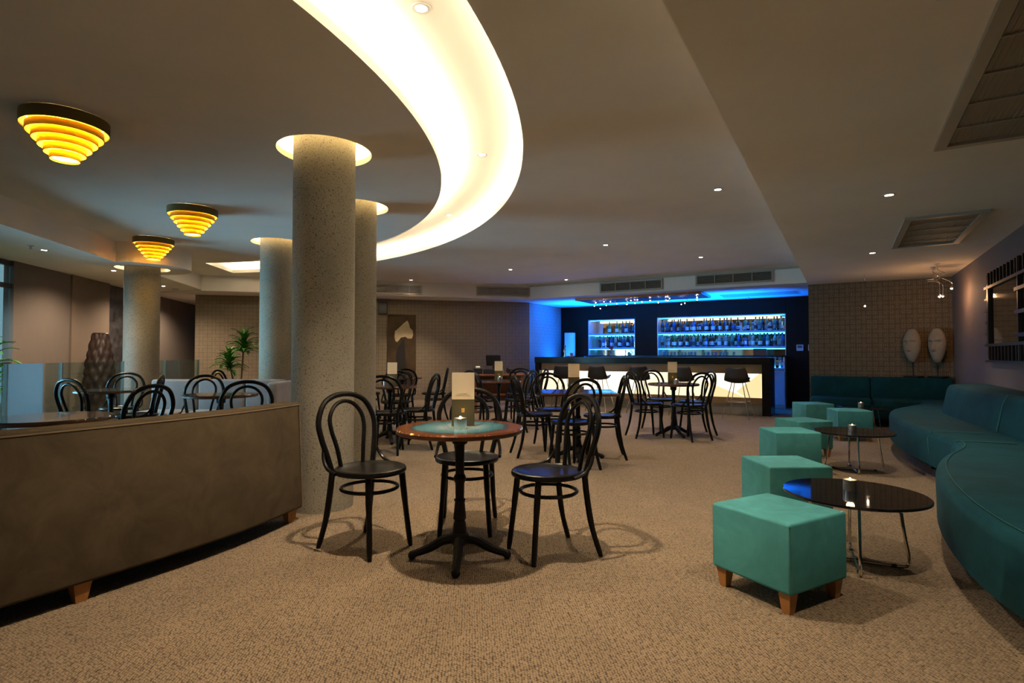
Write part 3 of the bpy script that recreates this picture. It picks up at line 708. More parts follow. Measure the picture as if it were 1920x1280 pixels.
# tumblers on the back worktop
tum = MB().lathe([(.0, 0), (.026, 0), (.032, .085), (.030, .085), (.0245, .006), (.0, .006)], 12, caps=False).build('tumbler', 'g_clear'); tum.location = (-3.62, 13.0, 1.115)
tag(tum, 'clear tumbler on the back bar worktop, first from the left', 'glass', 'tumblers on the back worktop')
for i, x in enumerate((-3.54, -3.46, -3.38, -3.30, -3.0, -2.92, -2.62, -2.54, -2.46, -2.3)): dup(tum, 'clear tumbler on the back bar worktop, %s from the left' % ORD[i + 1], (x, 13.0 + .02 * (i % 2), 1.115), 0, 'tumblers on the back worktop')
o = MB().box((0, 0, .075), (.26, .12, .15)).build('menu_box', 'redwood', None, (-1.55, 13.0, 1.115), 0, smooth=False, bevel=.006); tag(o, 'small brown wooden box at the right of the back worktop', 'box')
# white cylinder lamp, tap, cup, flowers
t = thing('cylinder_lamp', 'tall white cylinder lamp standing behind the left end of the bar', 'lamp', (-6.02, 12.95, 0))
MB().lathe([(.13, .0), (.13, 1.10)], 28).build('stand', 'darkwood', t); MB().lathe([(.138, 1.10), (.138, 1.68), (.13, 1.69), (.0, 1.69)], 32).build('shade', 'whitecyl', t)
t = thing('beer_tap', 'small silver beer tap on the left end of the bar counter', 'beer tap', (-5.53, 11.62, 1.08))
MB().lathe([(.05, 0), (.05, .012), (.022, .02), (.020, .16), (.028, .17), (.028, .19), (0, .2)], 16).build('column', 'chrome', t); MB().tube([(0, 0, .15), (0, -.06, .15), (0, -.075, .11)], .010, 8).build('spout', 'chrome', t); MB().lathe([(.012, .2), (.022, .24), (.02, .27), (0, .28)], 12).build('handle', 'chrome', t)
t = thing('takeaway_cup', 'small pinkish cup beside the beer tap on the bar', 'cup', (-5.38, 11.66, 1.08)); MB().lathe([(.0, 0), (.028, 0), (.038, .09)], 14, caps=False).build('body', plain('pink_cup', (.45, .22, .18), .6), t); MB().lathe([(.040, .088), (.040, .098), (0, .1)], 14, caps=False).build('lid', 'plate', t)
t = thing('red_flower_vase', 'dark red flower in a small glass vase on the back bar', 'flower vase', (-4.95, 13.02, 1.115))
MB().lathe([(0, 0), (.03, 0), (.035, .06), (.02, .10)], 12, caps=False).build('vase', 'g_clear', t); MB().tube([(0, 0, .02), (.01, 0, .14)], .004, 6).build('stem', 'leaf', t)
for k in range(7):
    a = k * 2.4; MB().ball((.01 + .03 * math.cos(a), .03 * math.sin(a), .165 + .02 * (k % 3)), .028, 8, 5).build('petal', 'red', t)
# control panels on wood
for x, lab in ((-.80, 'white wall control panel with small display on the dark wood, left one'), (-.58, 'white wall control panel partly hidden by the patterned wall corner')):
    t = thing('control_panel', lab, 'control panel', (x, PB - .001, 1.28), 0, 'wall control panels'); MB().box((0, -.008, 0), (.13, .016, .13)).build('body', 'plate', t, smooth=False, bevel=.004); MB().box((0, -.018, .02), (.09, .004, .05)).build('display', 'ink', t, smooth=False)

# string-light fixture over the bar
t = thing('bulb_chandelier', 'long dark ceiling plate hung with many tiny glowing bulbs above the bar', 'chandelier', (-3.72, 11.62, ZS))
MB().box((0, 0, -.022), (2.66, .92, .044)).build('plate', 'blackmetal', t, smooth=False)
e = MB()
for sy in (-1, 1): e.box((0, sy * .462, -.024), (2.68, .012, .05))
for sx in (-1, 1): e.box((sx * 1.334, 0, -.024), (.012, .93, .05))
e.build('rim', 'copper', t, smooth=False)
for i in range(21):
    x = -1.25 + 2.5 * (i + .5) / 21 + random.uniform(-.04, .04); y = random.uniform(-.40, .40); L = random.choice((.04, .05, .06, .08, .09, .13)); 
    pts = catmull([(x, y, -.04), (x + random.uniform(-.06, .06), y + random.uniform(-.05, .05), -.04 - L * .5), (x + random.uniform(-.03, .03), y, -.04 - L)], 4)
    w = MB().tube(pts, .0025, 5).build('wire', 'copper', t)
    p = pts[-1]; MB().ball((p.x, p.y, p.z - .008), .009, 8, 5).build('bulb', 'bulb_w', w)
t = thing('recessed_slot', 'long dark slot recessed in the blue bar ceiling right of the bulbs', 'ceiling slot', (-1.48, 12.28, ZS))
MB().box((0, 0, -.004), (1.5, .62, .008)).build('frame', 'trimwhite', t, smooth=False); MB().box((0, 0, -.009), (1.42, .54, .006)).build('slot', 'grille', t, smooth=False)

# bar stools
def make_stool(label, p, rz):
    t = thing('bar_stool', label, 'bar stool', (p[0], p[1], 0), rz, 'bar stools at the lit counter')    # front is +x
    prof = catmull([(-.20, .90), (-.185, .80), (-.165, .70), (-.11, .652), (-.0, .648), (.11, .665), (.19, .695)], 3)
    n = len(prof); W = [.14 + .07 * math.sin(PI * min(1, i / (n - 1) * 1.15)) for i in range(n)]
    vs = []; fs = []
    for i, p_ in enumerate(prof):
        for k in range(9):
            s = (k - 4) / 4; lift = .035 * s * s * (1 if i > n * .35 else .3); fwd = .05 * s * s * (1 if i < n * .4 else .1)
            vs.append((p_[0] + fwd, s * W[i], p_[1] + lift))
    for i in range(n - 1):
        for k in range(8): fs.append((i * 9 + k, i * 9 + k + 1, (i + 1) * 9 + k + 1, (i + 1) * 9 + k))
    sh = MB().add(vs, fs).build('seat_shell', 'stoolshell', t, sharp=1.2)
    md = sh.modifiers.new('thickness', 'SOLIDIFY'); md.thickness = .022; md.offset = 1
    for sx in (-1, 1):
        for sy in (-1, 1):
            MB().tube([(sx * .09 - .01, sy * .09, .638), (sx * .225, sy * .225, .006)], .0075, 8).build('leg', 'chrome', t)
    c = .155; zz = .30
    MB().tube([(-c, -c, zz), (c, -c, zz), (c, c, zz), (-c, c, zz)], .006, 6, closed=True).build('footrest', 'chrome', t)
    MB().box((0, 0, .641), (.22, .22, .012)).build('seat_plate', 'blackmetal', t, smooth=False)
    return t
sx_ = [-5.05, -4.26, -3.42, -2.58, -1.62]
sl = ['bar stool at the left end of the counter, mostly behind a menu card', 'bar stool second from the left end of the lit counter', 'bar stool in the middle of the five at the lit counter', 'bar stool second from the right end of the lit counter', 'bar stool at the right end of the counter, standing clear of chairs']
st = make_stool(sl[0], (sx_[0], 10.62), R(90))
for i in range(1, 5): dup(st, sl[i], (sx_[i], 10.62 - .01 * i, 0), R(90 + (-4, 5, -3, -6)[i - 1]), 'bar stools at the lit counter')

# ------------------------------------------------------------------ bentwood chairs
def make_chair(label, p, rz, group):
    t = thing('bentwood_chair', label, 'chair', (p[0], p[1], 0), R(rz), group)      # front is +x
    s = MB().lathe([(.0, .445), (.19, .440), (.204, .444), (.208, .455), (.204, .470), (.193, .474), (.186, .469), (.10, .464), (.0, .463)], 36, caps=False).build('seat', 'bentwood', t)
    for sy in (-1, 1):
        MB().tube(catmull([(.125, sy * .128, .445), (.145, sy * .14, .24), (.170, sy * .158, 0)], 4), [.0185] * 4 + [.016] * 4 + [.0125], 8).build('leg', 'bentwood', t)
        MB().tube(catmull([(-.155, sy * .152, .45), (-.168, sy * .158, .32), (-.195, sy * .166, .16), (-.245, sy * .178, 0)], 4), [.0175] * 8 + [.0155] * 4 + [.0125], 8).build('leg', 'bentwood', t)
        MB().tube(catmull([(-.187, sy * .188, .585), (-.165, sy * .205, .53), (-.12, sy * .213, .48), (-.05, sy * .212, .457)], 4), .0105, 8).build('brace', 'bentwood', t)
    hoop = [(-.155, -.152, .44), (-.170, -.176, .54), (-.192, -.203, .65), (-.212, -.207, .74), (-.232, -.160, .835), (-.242, -.085, .878), (-.244, 0, .890)]
    hoop = hoop + [(x, -y, z) for x, y, z in reversed(hoop[:-1])]
    MB().tube(catmull(hoop, 4), .0165, 8).build('back_hoop', 'bentwood', t)
    inner = [(-.163, -.082, .46), (-.180, -.100, .58), (-.203, -.125, .69), (-.222, -.118, .765), (-.236, -.070, .825), (-.240, 0, .847)]
    inner = inner + [(x, -y, z) for x, y, z in reversed(inner[:-1])]
    MB().tube(catmull(inner, 4), .0125, 8).build('inner_hoop', 'bentwood', t)
    MB().tube([(.162 * math.cos(2 * PI * k / 28) - .008, .162 * math.sin(2 * PI * k / 28), .352) for k in range(28)], .0105, 8, closed=True).build('stretcher_ring', 'bentwood', t)
    return t
CH = [  # x, y, facing angle, label, group
 (-2.40, 2.39, -3, 'black bentwood chair at the nearest cafe table, beside the thick column', 'A'),
 (-2.12, 2.97, -59, 'black bentwood chair directly behind the nearest cafe table', 'A'),
 (-1.47, 2.85, -124, 'black bentwood chair on the open floor side of the nearest cafe table', 'A'),
 (-3.02, 5.55, 44, 'black bentwood chair at the square table, seen edge-on at its left', 'D'),
 (-3.10, 6.18, -45, 'black bentwood chair at the square table, behind its menu card', 'D'),
 (-2.36, 5.10, 150, 'black bentwood chair at the square table, nearest with its back to us', 'D'),
 (-2.305, 5.80, -154, 'black bentwood chair at the square table, on its right facing left', 'D'),
 (-2.35, 7.57, 42, 'black bentwood chair at the table before the bar, left with its back edge-on', 'E'),
 (-2.38, 8.37, -35, 'black bentwood chair at the table before the bar, behind the left one', 'E'),
 (-1.80, 7.62, 148, 'black bentwood chair at the table before the bar, nearest with blue-lit seat', 'E'),
 (-1.84, 8.17, -146, 'black bentwood chair at the table before the bar, rightmost by the stool', 'E'),
 (-4.62, 6.86, 75, 'black bentwood chair left of the desk table, close behind the nearest menu card', 'C'),
 (-4.20, 7.20, -178, 'black bentwood chair right of the desk table, back hoop towards us', 'C'),
 (-4.80, 8.20, -75, 'black bentwood chair behind the desk table, tallest against the patterned wall', 'C'),
 (-4.30, 7.80, -140, 'black bentwood chair of the desk table closest to the bar corner, edge-on', 'C'),
 (-4.57, 4.80, 121, 'black bentwood chair by the half hidden column, its back to us', 'B'),
 (-4.50, 5.26, -158, 'black bentwood chair facing the half hidden column, full side view', 'B'),
 (-5.50, 5.96, -53, 'black bentwood chair behind the menu table by the half hidden column', 'B'),
 (-6.36, 7.00, 150, 'black bentwood chair below the flower painting, turned to the wall', 'F'),
 (-6.15, 7.62, -140, 'black bentwood chair right of the flower painting, edge-on', 'F'),
 (-7.12, 7.02, 25, 'black bentwood chair left of the flower painting, next to the column edge', 'F'),
 (-6.50, 2.64, 104, 'black bentwood chair behind the brown sofa, in front of the pale glass panel', 'L'),
 (-7.88, 3.48, -44, 'black bentwood chair behind the brown sofa, in front of the dark carved vase', 'L'),
 (-6.78, 3.17, -125, 'black bentwood chair behind the brown sofa, below the bulge column', 'L'),
 (-4.82, 2.20, -165, 'black bentwood chair just over the brown sofa top, lowest of the cluster', 'L'),
 (-6.16, 3.48, -53, 'black bentwood chair in front of the grey banquette, facing us', 'L'),
 (-4.78, 3.16, 150, 'black bentwood chair beside the grey banquette end, its back to us', 'L'),
 (-4.79, 1.27, 37, 'black bentwood chair cut off by the left picture edge', 'L'),
 (-8.02, 5.10, 31, 'black bentwood chair peeking over the grey banquette, below the tall plant', 'L'),
 (-7.45, 5.52, -149, 'black bentwood chair peeking over the grey banquette, next to its column', 'L')]
GR = {'A': 'chairs at the nearest cafe table', 'B': 'chairs at the table by the columns', 'C': 'chairs at the table before the order desk', 'D': 'chairs at the square table', 'E': 'chairs at the table before the bar', 'F': 'chairs below the painting', 'L': 'chairs behind the brown sofa'}
ch0 = make_chair(CH[0][3], CH[0][:2], CH[0][2], GR['A'])
for x, y, a, l, g in CH[1:]: dup(ch0, l, (x, y, 0), R(a), GR[g])

# ------------------------------------------------------------------ cafe tables
def make_table(label, p, rz, topmat, group, shape='round', r=.35, rim='rimred'):
    t = thing('cafe_table', label, 'table', (p[0], p[1], 0), R(rz), group)
    if shape == 'round':
        tp = MB().lathe([(.0, .7005), (r - .008, .7005), (r, .706), (r, .722)], 56, caps=False).build('table_edge', rim, t)
        MB().lathe([(r, .722), (r - .006, .73), (0, .73)], 56, caps=False).build('tabletop', topmat, t)
    else:
        MB().box((0, 0, .715), (.72, .82, .03)).build('tabletop', topmat, t, smooth=False, bevel=.012, seg=2)
    MB().lathe([(.0, .70), (.10, .70), (.10, .69), (.045, .68), (.042, .64), (.026, .63), (.024, .47), (.031, .462), (.036, .445), (.031, .43), (.025, .42), (.024, .335), (.033, .33), (.027, .315), (.034, .25), (.036, .225), (.028, .215), (.034, .20), (.040, .15), (.052, .14), (.055, .10), (.04, .085), (0, .085)], 20, caps=False).build('pedestal', 'iron', t)
    for k in range(4):
        a = k * PI / 2; c, s = math.cos(a), math.sin(a)
        pts = catmull([(.03 * c, .03 * s, .115), (.09 * c, .09 * s, .105), (.16 * c, .16 * s, .065), (.225 * c, .225 * s, .04), (.265 * c, .265 * s, .028)], 3)
        f = MB().tube(pts, [.030 - .012 * i / (len(pts) - 1) for i in range(len(pts))], 8).build('foot', 'iron', t)
        MB().ball((.262 * c, .262 * s, .024), .024, 10, 6, (1, 1, 1)).build('toe', 'iron', f)
    return t
TB = {'A': (-1.84, 2.51), 'B': (-5.09, 5.40), 'C': (-4.65, 7.36), 'D': (-2.51, 5.60), 'E': (-2.06, 7.85), 'F': (-6.73, 7.45), 'L1': (-4.42, 1.55), 'L2': (-7.25, 3.12), 'L3': (-5.49, 3.36)}
GT = 'cafe tables with cast iron pedestals'
make_table('nearest round cafe table with teal and rust painted top', TB['A'], 30.9 + 1, 'arttop', GT)
tb = make_table('round brown cafe table with menu card beside the half hidden column', TB['B'], 50, 'browntop', GT)
dup(tb, 'round brown cafe table with menu card in front of the order desk', (*TB['C'], 0), R(20), GT)
dup(tb, 'round brown cafe table with menu card before the bar stools', (*TB['E'], 0), R(44), GT)
dup(tb, 'round brown cafe table under the flower painting, without menu card', (*TB['F'], 0), R(10), GT)
make_table('square brown cafe table between the nearest chairs and the bar', TB['D'], 30.9 + 90 - 3, 'browntop', GT, 'square')
tl = make_table('round dark glossy cafe table right behind the brown sofa, left edge', TB['L1'], 15, 'inktop', GT)
dup(tl, 'round dark glossy cafe table before the carved vase', (*TB['L2'], 0), R(40), GT)
dup(tl, 'round dark glossy cafe table in front of the grey banquette', (*TB['L3'], 0), R(60), GT)

# menu cards and candle cups
def make_menu(label, p, rz):
    t = thing('menu_card', label, 'menu card', (p[0], p[1], .73), R(rz), 'menu cards standing on cafe tables')      # -y is the printed front
    a = MB().box((0, 0, .075), (.128, .012, .15)).build('lower_sleeve', 'olive_card', t, smooth=False)
    MB().box((0, 0, .225), (.126, .010, .15)).build('upper_card', 'cream_card', t, smooth=False)
    e = MB()
    for k in (-1, 0, 1): e.box((k * .006, -.0065, .088), (.003, .001, .022))
    e.box((0, -.0065, .098), (.018, .001, .003)); e.build('gold_emblem', 'gold_print', t, smooth=False)
    rnd = random.Random(3)
    for z, w, nm, s in ((.181, .066, 'title_line', .006), (.171, .076, 'text_line', .0042)):
        m = MB(); x = -w / 2
        while x < w / 2:
            d = rnd.uniform(.0022, .0042)
            m.box((x, -.0055, z), (.0009, .001, s * rnd.uniform(.6, 1))); m.box((x + d * .4, -.0055, z + s * rnd.choice((-.4, 0, .4))), (d * .7, .001, .0009)); x += d + .0014
            if rnd.random() < .12: x += .003
        m.build(nm, 'ink', t, smooth=False)
    return t
def make_candle(label, p, z=.73, s=1.0, group='candle cups on the cafe tables'):
    t = thing('candle_cup', label, 'candle', (p[0], p[1], z), 0, group)
    MB().lathe([(.0, 0), (.034, 0), (.035, .002), (.035, .058), (.033, .06), (.031, .058), (.031, .045)], 28, caps=False).build('steel_cup', 'steel', t)
    MB().lathe([(.031, .046), (.0, .045)], 20, caps=False).build('wax', 'wax', t, fix=False)
    MB().ball((0, 0, .058), .006, 8, 6, (1, 1, 2)).build('flame', 'flame', t)
    d = bpy.data.lights.new('candle_light', 'POINT'); d.energy = .15; d.color = (1, .62, .25); d.shadow_soft_size = .02
    o = bpy.data.objects.new('candle_light', d); COL.objects.link(o); o.parent = t; o.location = (0, 0, .085)
    return t
def cam_off(p, away, right):   # a little behind / beside the table centre as seen in the lounge's long direction
    s, c = math.sin(R(30.9)), math.cos(R(30.9)); return (p[0] - away * s + right * c, p[1] + away * c + right * s)
mn0 = make_menu('large cream and olive menu card on the nearest painted table', cam_off(TB['A'], .03, .015), 31)
GMN = 'menu cards standing on cafe tables'
dup(mn0, 'menu card on the table beside the half hidden column', (*cam_off(TB['B'], .05, 0.02), .73), R(33), GMN)
dup(mn0, 'menu card on the table in front of the order desk', (*cam_off(TB['C'], .05, 0), .73), R(30), GMN)
dup(mn0, 'menu card on the square cafe table', (*cam_off(TB['D'], .12, -.03), .73), R(31), GMN)
dup(mn0, 'menu card on the table before the bar stools', (*cam_off(TB['E'], .04, 0), .73), R(29), GMN)
cd0 = make_candle('steel candle cup on the nearest painted table, before the menu card', cam_off(TB['A'], -.09, .01))
GCD = 'candle cups on the cafe tables'
dup(cd0, 'steel candle cup on the table beside the half hidden column', (*cam_off(TB['B'], -.1, -.03), .73), 0, GCD)
dup(cd0, 'steel candle cup on the table in front of the order desk', (*cam_off(TB['C'], -.1, .02), .73), 0, GCD)
dup(cd0, 'steel candle cup on the square cafe table', (*cam_off(TB['D'], -.1, .02), .73), 0, GCD)
dup(cd0, 'steel candle cup on the table before the bar stools', (*cam_off(TB['E'], -.1, .01), .73), 0, GCD)

# ------------------------------------------------------------------ order desk with till
t = thing('order_desk', 'red-brown wooden order desk against the patterned wall', 'desk', (-5.95, 9.35, 0), R(45))
MB().box((0, 0, .735), (1.0, .5, .03)).build('desktop', 'redwood', t, smooth=False, bevel=.004, seg=1)
for s in (-1, 1): MB().box((s * .46, 0, .36), (.05, .46, .72)).build('side_panel', 'redwood', t, smooth=False)
MB().box((0, .2, .45), (.87, .03, .5)).build('back_panel', 'redwood', t, smooth=False); MB().box((0, 0, .35), (.87, .42, .025)).build('shelf', 'redwood', t, smooth=False)
t = thing('cash_till', 'black cash till screen on the order desk', 'till', (-5.98, 9.28, .75), R(20))
MB().box((0, 0, .05), (.34, .34, .10)).build('base', 'monitor', t, smooth=False, bevel=.008); MB().tube([(0, .04, .10), (0, .02, .22)], .03, 8).build('neck', 'monitor', t)
MB().box((0, 0, .27), (.30, .04, .22), rx=.35).build('screen', 'monitor', t, smooth=False, bevel=.006)
t = thing('receipt_printer', 'small dark receipt printer with a white paper roll on the order desk', 'printer', (-6.2, 9.05, .75), R(40))
MB().box((0, 0, .06), (.16, .2, .12)).build('body', 'monitor', t, smooth=False, bevel=.01); MB().tube([(-.04, 0, .13), (.04, 0, .13)], .03, 12).build('paper_roll', 'plate', t)
t = thing('desk_telephone', 'small dark telephone on the order desk, nearer the bar', 'telephone', (-5.72, 9.52, .768), R(45))
MB().box((0, 0, .03), (.16, .18, .05), rx=.2).build('base', 'monitor', t, smooth=False, bevel=.006); MB().box((-.05, 0, .075), (.045, .18, .03), rx=.2).build('handset', 'monitor', t, smooth=False, bevel=.006)

# ------------------------------------------------------------------ sofas
def rbox(c, d, bev, mat, name, parent, rz=0, seg=4):
    return MB().box((0, 0, 0), d).build(name, mat, parent, c, rz, bevel=bev, seg=seg, sharp=1.4)
# brown sofa (seen from behind) : curved back
t = thing('brown_sofa', 'long brown velvet sofa seen from behind in the left foreground', 'sofa')
pl = catmull([(-3.14, -1.10, 0), (-3.02, -.2, 0), (-2.975, .55, 0), (-2.975, 1.3, 0), (-3.03, 1.98, 0), (-3.185, 2.545, 0)], 6)
def slab(path, off0, off1, z0, z1, taper=0.0):
    L = []; Rr = []
    for i, p in enumerate(path):
        a = path[max(i - 1, 0)]; b = path[min(i + 1, len(path) - 1)]; d = (b - a).normalized(); n = Vector((-d.y, d.x, 0))
        L.append(p + n * off0); Rr.append(p + n * off1)
    n = len(path); vs = []
    for P_, z, tp in ((L, z0, 0), (L, z1, taper), (Rr, z1, 0), (Rr, z0, 0)):
        for i, p in enumerate(P_):
            vs.append((p.x - tp, p.y, z))
    fs = [(0, n, 2 * n, 3 * n), (n - 1, 4 * n - 1, 3 * n - 1, 2 * n - 1)]
    for i in range(n - 1):
        for k in range(4):
            a0 = k * n + i; b0 = ((k + 1) % 4) * n + i; fs.append((a0, b0, b0 + 1, a0 + 1))
    return MB().add(vs, fs)
slab(pl, 0, .17, .09, .805, .05).build('backrest', 'brownvelvet', t, bevel=.018, seg=3, sharp=1.2)
slab(pl, .175, .75, .09, .42).build('seat', 'brownvelvet', t, bevel=.03, seg=3, sharp=1.2)
def piping(name, path, off, z, r, mat, parent, tp=0):
    pts = []
    for i, p in enumerate(path):
        a = path[max(i - 1, 0)]; b = path[min(i + 1, len(path) - 1)]; d = (b - a).normalized(); n = Vector((-d.y, d.x, 0)); q = p + n * off; pts.append((q.x - tp, q.y, z))
    return MB().tube(pts, r, 6).build(name, mat, parent)
piping('top_seam', pl, .004, .785, .005, 'brown_seam', t, .045)
MB().tube([(-3.183, 2.535, .10), (-3.225, 2.535, .78)], .005, 6).build('end_seam', 'brown_seam', t)
MB().tube([(-2.998, 1.46, .10), (-3.04, 1.46, .79)], .0025, 5).build('panel_seam', 'brown_seam', t)
for y, x in ((-.6, -3.16), (1.19, -3.03), (2.47, -3.235)):
    MB().frustum((x, y, 0), (.045, .045), (.075, .075), .095).build('leg', 'legwood', t, smooth=False)
    MB().frustum((x - .55, y - .05, 0), (.045, .045), (.075, .075), .095).build('leg', 'legwood', t, smooth=False)

# grey banquette
t = thing('grey_banquette', 'pale grey-lilac velvet banquette behind the glossy tables', 'banquette', (-6.86, 4.22, 0), R(30.9))
for k, (x, w) in enumerate(((-.58, .60), (.02, .60), (.56, .48))):
    rbox((x, .0, .60), (w - .006, .16, .43), .03, 'greyvelvet', 'back_cushion', t); rbox((x, -.30, .36), (w - .006, .50, .16), .04, 'greyvelvet', 'seat_cushion', t)
rbox((-.04, -.23, .16), (1.68, .6, .24), .02, 'greyvelvet', 'base', t)
rbox((.86, -.22, .46), (.12, .62, .68), .03, 'greyvelvet', 'arm', t)
for sx in (-1, 1):
    for y in (-.45, 0): MB().frustum((sx * .72 - .04, y, 0), (.04, .04), (.06, .06), .05).build('leg', 'legwood', t, smooth=False)

# curved teal sofa along the right wall
t = thing('curved_teal_sofa', 'wavy teal velvet sofa along the mauve wall and round the corner', 'sofa')
fr = catmull([(.98, 10.38, 0), (.92, 9.7, 0), (.72, 9.15, 0), (.50, 8.45, 0), (.455, 7.75, 0), (.505, 6.95, 0), (.64, 6.2, 0), (.735, 5.6, 0), (.70, 5.22, 0), (.585, 4.85, 0), (.485, 4.35, 0), (.445, 3.75, 0), (.475, 3.15, 0), (.575, 2.7, 0), (.76, 2.25, 0), (1.0, 1.9, 0)], 6)
def sofa_seat(path, name, zt=.45, zb=.12):
    # upholstered body between a front curve and the wall, softly rounded front edge
    rows = [(.05, zb), (.0, zb + .03), (-.004, zt - .06), (.006, zt - .025), (.03, zt - .006), (.08, zt)]
    n = len(path); vs = []; fs = []
    for off, z in rows:
        for p in path: vs.append((p.x + off, p.y, z))
    for p in path: vs.append((1.455, p.y, zt))
    for p in path: vs.append((1.455, p.y, zb))
    m = len(rows) + 2
    for r in range(m):
        r2 = (r + 1) % m
        for i in range(n - 1): fs.append((r * n + i, r * n + i + 1, r2 * n + i + 1, r2 * n + i))
    fs.append(tuple(r * n for r in range(m))); fs.append(tuple(r * n + n - 1 for r in reversed(range(m))))
    return MB().add(vs, fs).build(name, 'teal', t, sharp=1.0)
iA = min(range(len(fr)), key=lambda i: abs(fr[i].y - 5.62)); iB = min(range(len(fr)), key=lambda i: abs(fr[i].y - 9.9))
iC = min(range(len(fr)), key=lambda i: abs(fr[i].y - 6.22))
for a, b in ((0, iC), (iC, iA), (iA, len(fr) - 1)):
    sofa_seat(fr[a:b + 1], 'seat_section')
for ii in (iC, iA):
    p = fr[ii]
    MB().tube([(p.x + .01, p.y, .13), (p.x - .006, p.y, .38), (p.x + .02, p.y, .446), (p.x + .09, p.y, .453), (1.12, p.y, .453)], .005, 6).build('piping', 'teal_pipe', t)
MB().tube([(p.x + .05, p.y, .452) for p in fr[iA:]], .0025, 5).build('top_seam', 'teal_pipe', t)
bk = catmull([(1.20, 8.52, 0), (1.06, 8.46, 0), (.985, 8.25, 0), (1.02, 7.6, 0), (1.10, 6.8, 0), (1.17, 6.2, 0), (1.23, 5.6, 0), (1.26, 4.9, 0), (1.22, 4.2, 0), (1.17, 3.5, 0), (1.17, 2.9, 0), (1.25, 2.3, 0)], 6)
def sofa_back(path):
    rows = [(0, .445), (.01, .5), (.045, .70), (.06, .745), (.085, .775), (.13, .785)]; n = len(path); vs = []; fs = []
    for off, z in rows:
        for i, p in enumerate(path):
            a = path[max(i - 1, 0)]; b = path[min(i + 1, n - 1)]; d = (b - a).normalized(); nn = Vector((-d.y, d.x, 0)); q = p + nn * off
            vs.append((min(q.x, 1.45), q.y, z))
    for z in (.785, .445):
        for i, p in enumerate(path):
            y = path[i].y if i > 4 else min(path[i].y, 8.50); vs.append((1.46, y - (.02 if i < 3 else 0), z))
    m = len(rows) + 2
    for r in range(m):
        r2 = (r + 1) % m
        for i in range(n - 1): fs.append((r * n + i, r * n + i + 1, r2 * n + i + 1, r2 * n + i))
    fs.append(tuple(r * n for r in range(m))); fs.append(tuple(r * n + n - 1 for r in reversed(range(m))))
    return MB().add(vs, fs)
iD = min(range(len(bk)), key=lambda i: abs(bk[i].y - 6.38) if i > 8 else 9)
sofa_back(bk[:iD + 1]).build('backrest', 'teal', t, sharp=1.0); sofa_back(bk[iD:]).build('backrest', 'teal', t, sharp=1.0)
p = bk[iD]; MB().tube([(p.x - .004, p.y, .452), (p.x + .005, p.y, .5), (p.x + .042, p.y, .70), (p.x + .075, p.y, .77), (p.x + .14, p.y, .788)], .006, 6).build('piping', 'teal_pipe', t)
# straight part under the patterned wall
for k, (x0, x1) in enumerate(((-.50, .365), (.37, 1.45))):
    rbox(((x0 + x1) / 2, 10.985, .58), (x1 - x0, .20, .37), .025, 'teal', 'corner_backrest', t)
    rbox(((x0 + x1) / 2, 10.70, .27), (x1 - x0, .64, .32), .04, 'teal', 'corner_seat', t)
for x, y in ((-.42, 10.5), (.3, 10.5), (.75, 7.9), (.75, 6.9), (.72, 4.3), (.72, 3.5)): MB().frustum((x, y, 0), (.04, .04), (.05, .05), .125).build('leg', 'blackmetal', t, smooth=False)

# ottomans
def make_ottoman(label, p, rz, s=.42):
    t = thing('ottoman', label, 'ottoman', (p[0], p[1], 0), R(rz), 'mint velvet ottomans')
    b = rbox((0, 0, .245), (s, s, .31), .014, 'mint', 'body', t)
    h = s / 2 - .004
    MB().tube([(-h, -h, .385), (h, -h, .385), (h, h, .385), (-h, h, .385)], .0035, 6, closed=True).build('top_seam', 'mint_seam', t)
    for sx in (-1, 1):
        for sy in (-1, 1):
            MB().frustum((sx * (s / 2 - .042), sy * (s / 2 - .042), 0), (.036, .036), (.058, .058), .095).build('leg', 'legwood', t, smooth=False)
            MB().tube([(sx * (h - .001), sy * (h - .001), .11), (sx * (h - .001), sy * (h - .001), .38)], .003, 5).build('corner_seam', 'mint_seam', t)
    return t
GO = 'mint velvet ottomans'
ot = make_ottoman('mint ottoman closest to the viewer, with three wooden legs showing', (-.285, 2.96), 60)
for l, p, a in (('mint ottoman with a dark top partly behind the near black table', (-.36, 4.26), 33), ('mint ottoman third in the row, bright side towards the floor', (-.47, 6.06), 28),
                ('mint ottoman half hidden behind the third, left of the middle table', (-.41, 7.11), 42), ('mint ottoman farthest back, beside the bar entrance', (-.42, 9.62), 31), ('mint ottoman behind the middle black table, facing us squarely', (.05, 8.72), 20)):
    dup(ot, l, (*p, 0), R(a), GO)

# black coffee tables
def make_coffee(label, p, rz, r=.35):
    t = thing('coffee_table', label, 'coffee table', (p[0], p[1], 0), R(rz), 'round black glass coffee tables')
    MB().lathe([(0, .362), (r - .012, .362), (r, .368), (r, .376), (r - .004, .38), (0, .38)], 64, caps=False).build('tabletop', 'blackglass', t)
    for k in range(4):
        a = k * PI / 2 + PI / 4; c, s = math.cos(a), math.sin(a)
        pts = catmull([(.205 * c, .205 * s, .361), (.226 * c, .226 * s, .18), (.246 * c, .246 * s, .05), (.236 * c, .236 * s, .018), (.19 * c, .19 * s, .010), (.0, .0, .010)], 4)
        l = MB().tube(pts, .0085, 8).build('leg', 'chrome', t)
        MB().tube([(.165 * c, .165 * s, .011), (.19 * c, .19 * s, .0115)], .0108, 8).build('foot_pad', 'cap', l)
    MB().lathe([(0, .352), (.22, .352), (.22, .3615), (0, .3615)], 24, caps=False).build('top_bracket', 'blackmetal', t)
    return t
GC = 'round black glass coffee tables'
ct = make_coffee('black glass coffee table nearest the viewer beside the closest ottoman', (.037, 3.58), 50)
dup(ct, 'black glass coffee table in the middle, before the notch of the sofa', (.07, 6.42, 0), R(54), GC)
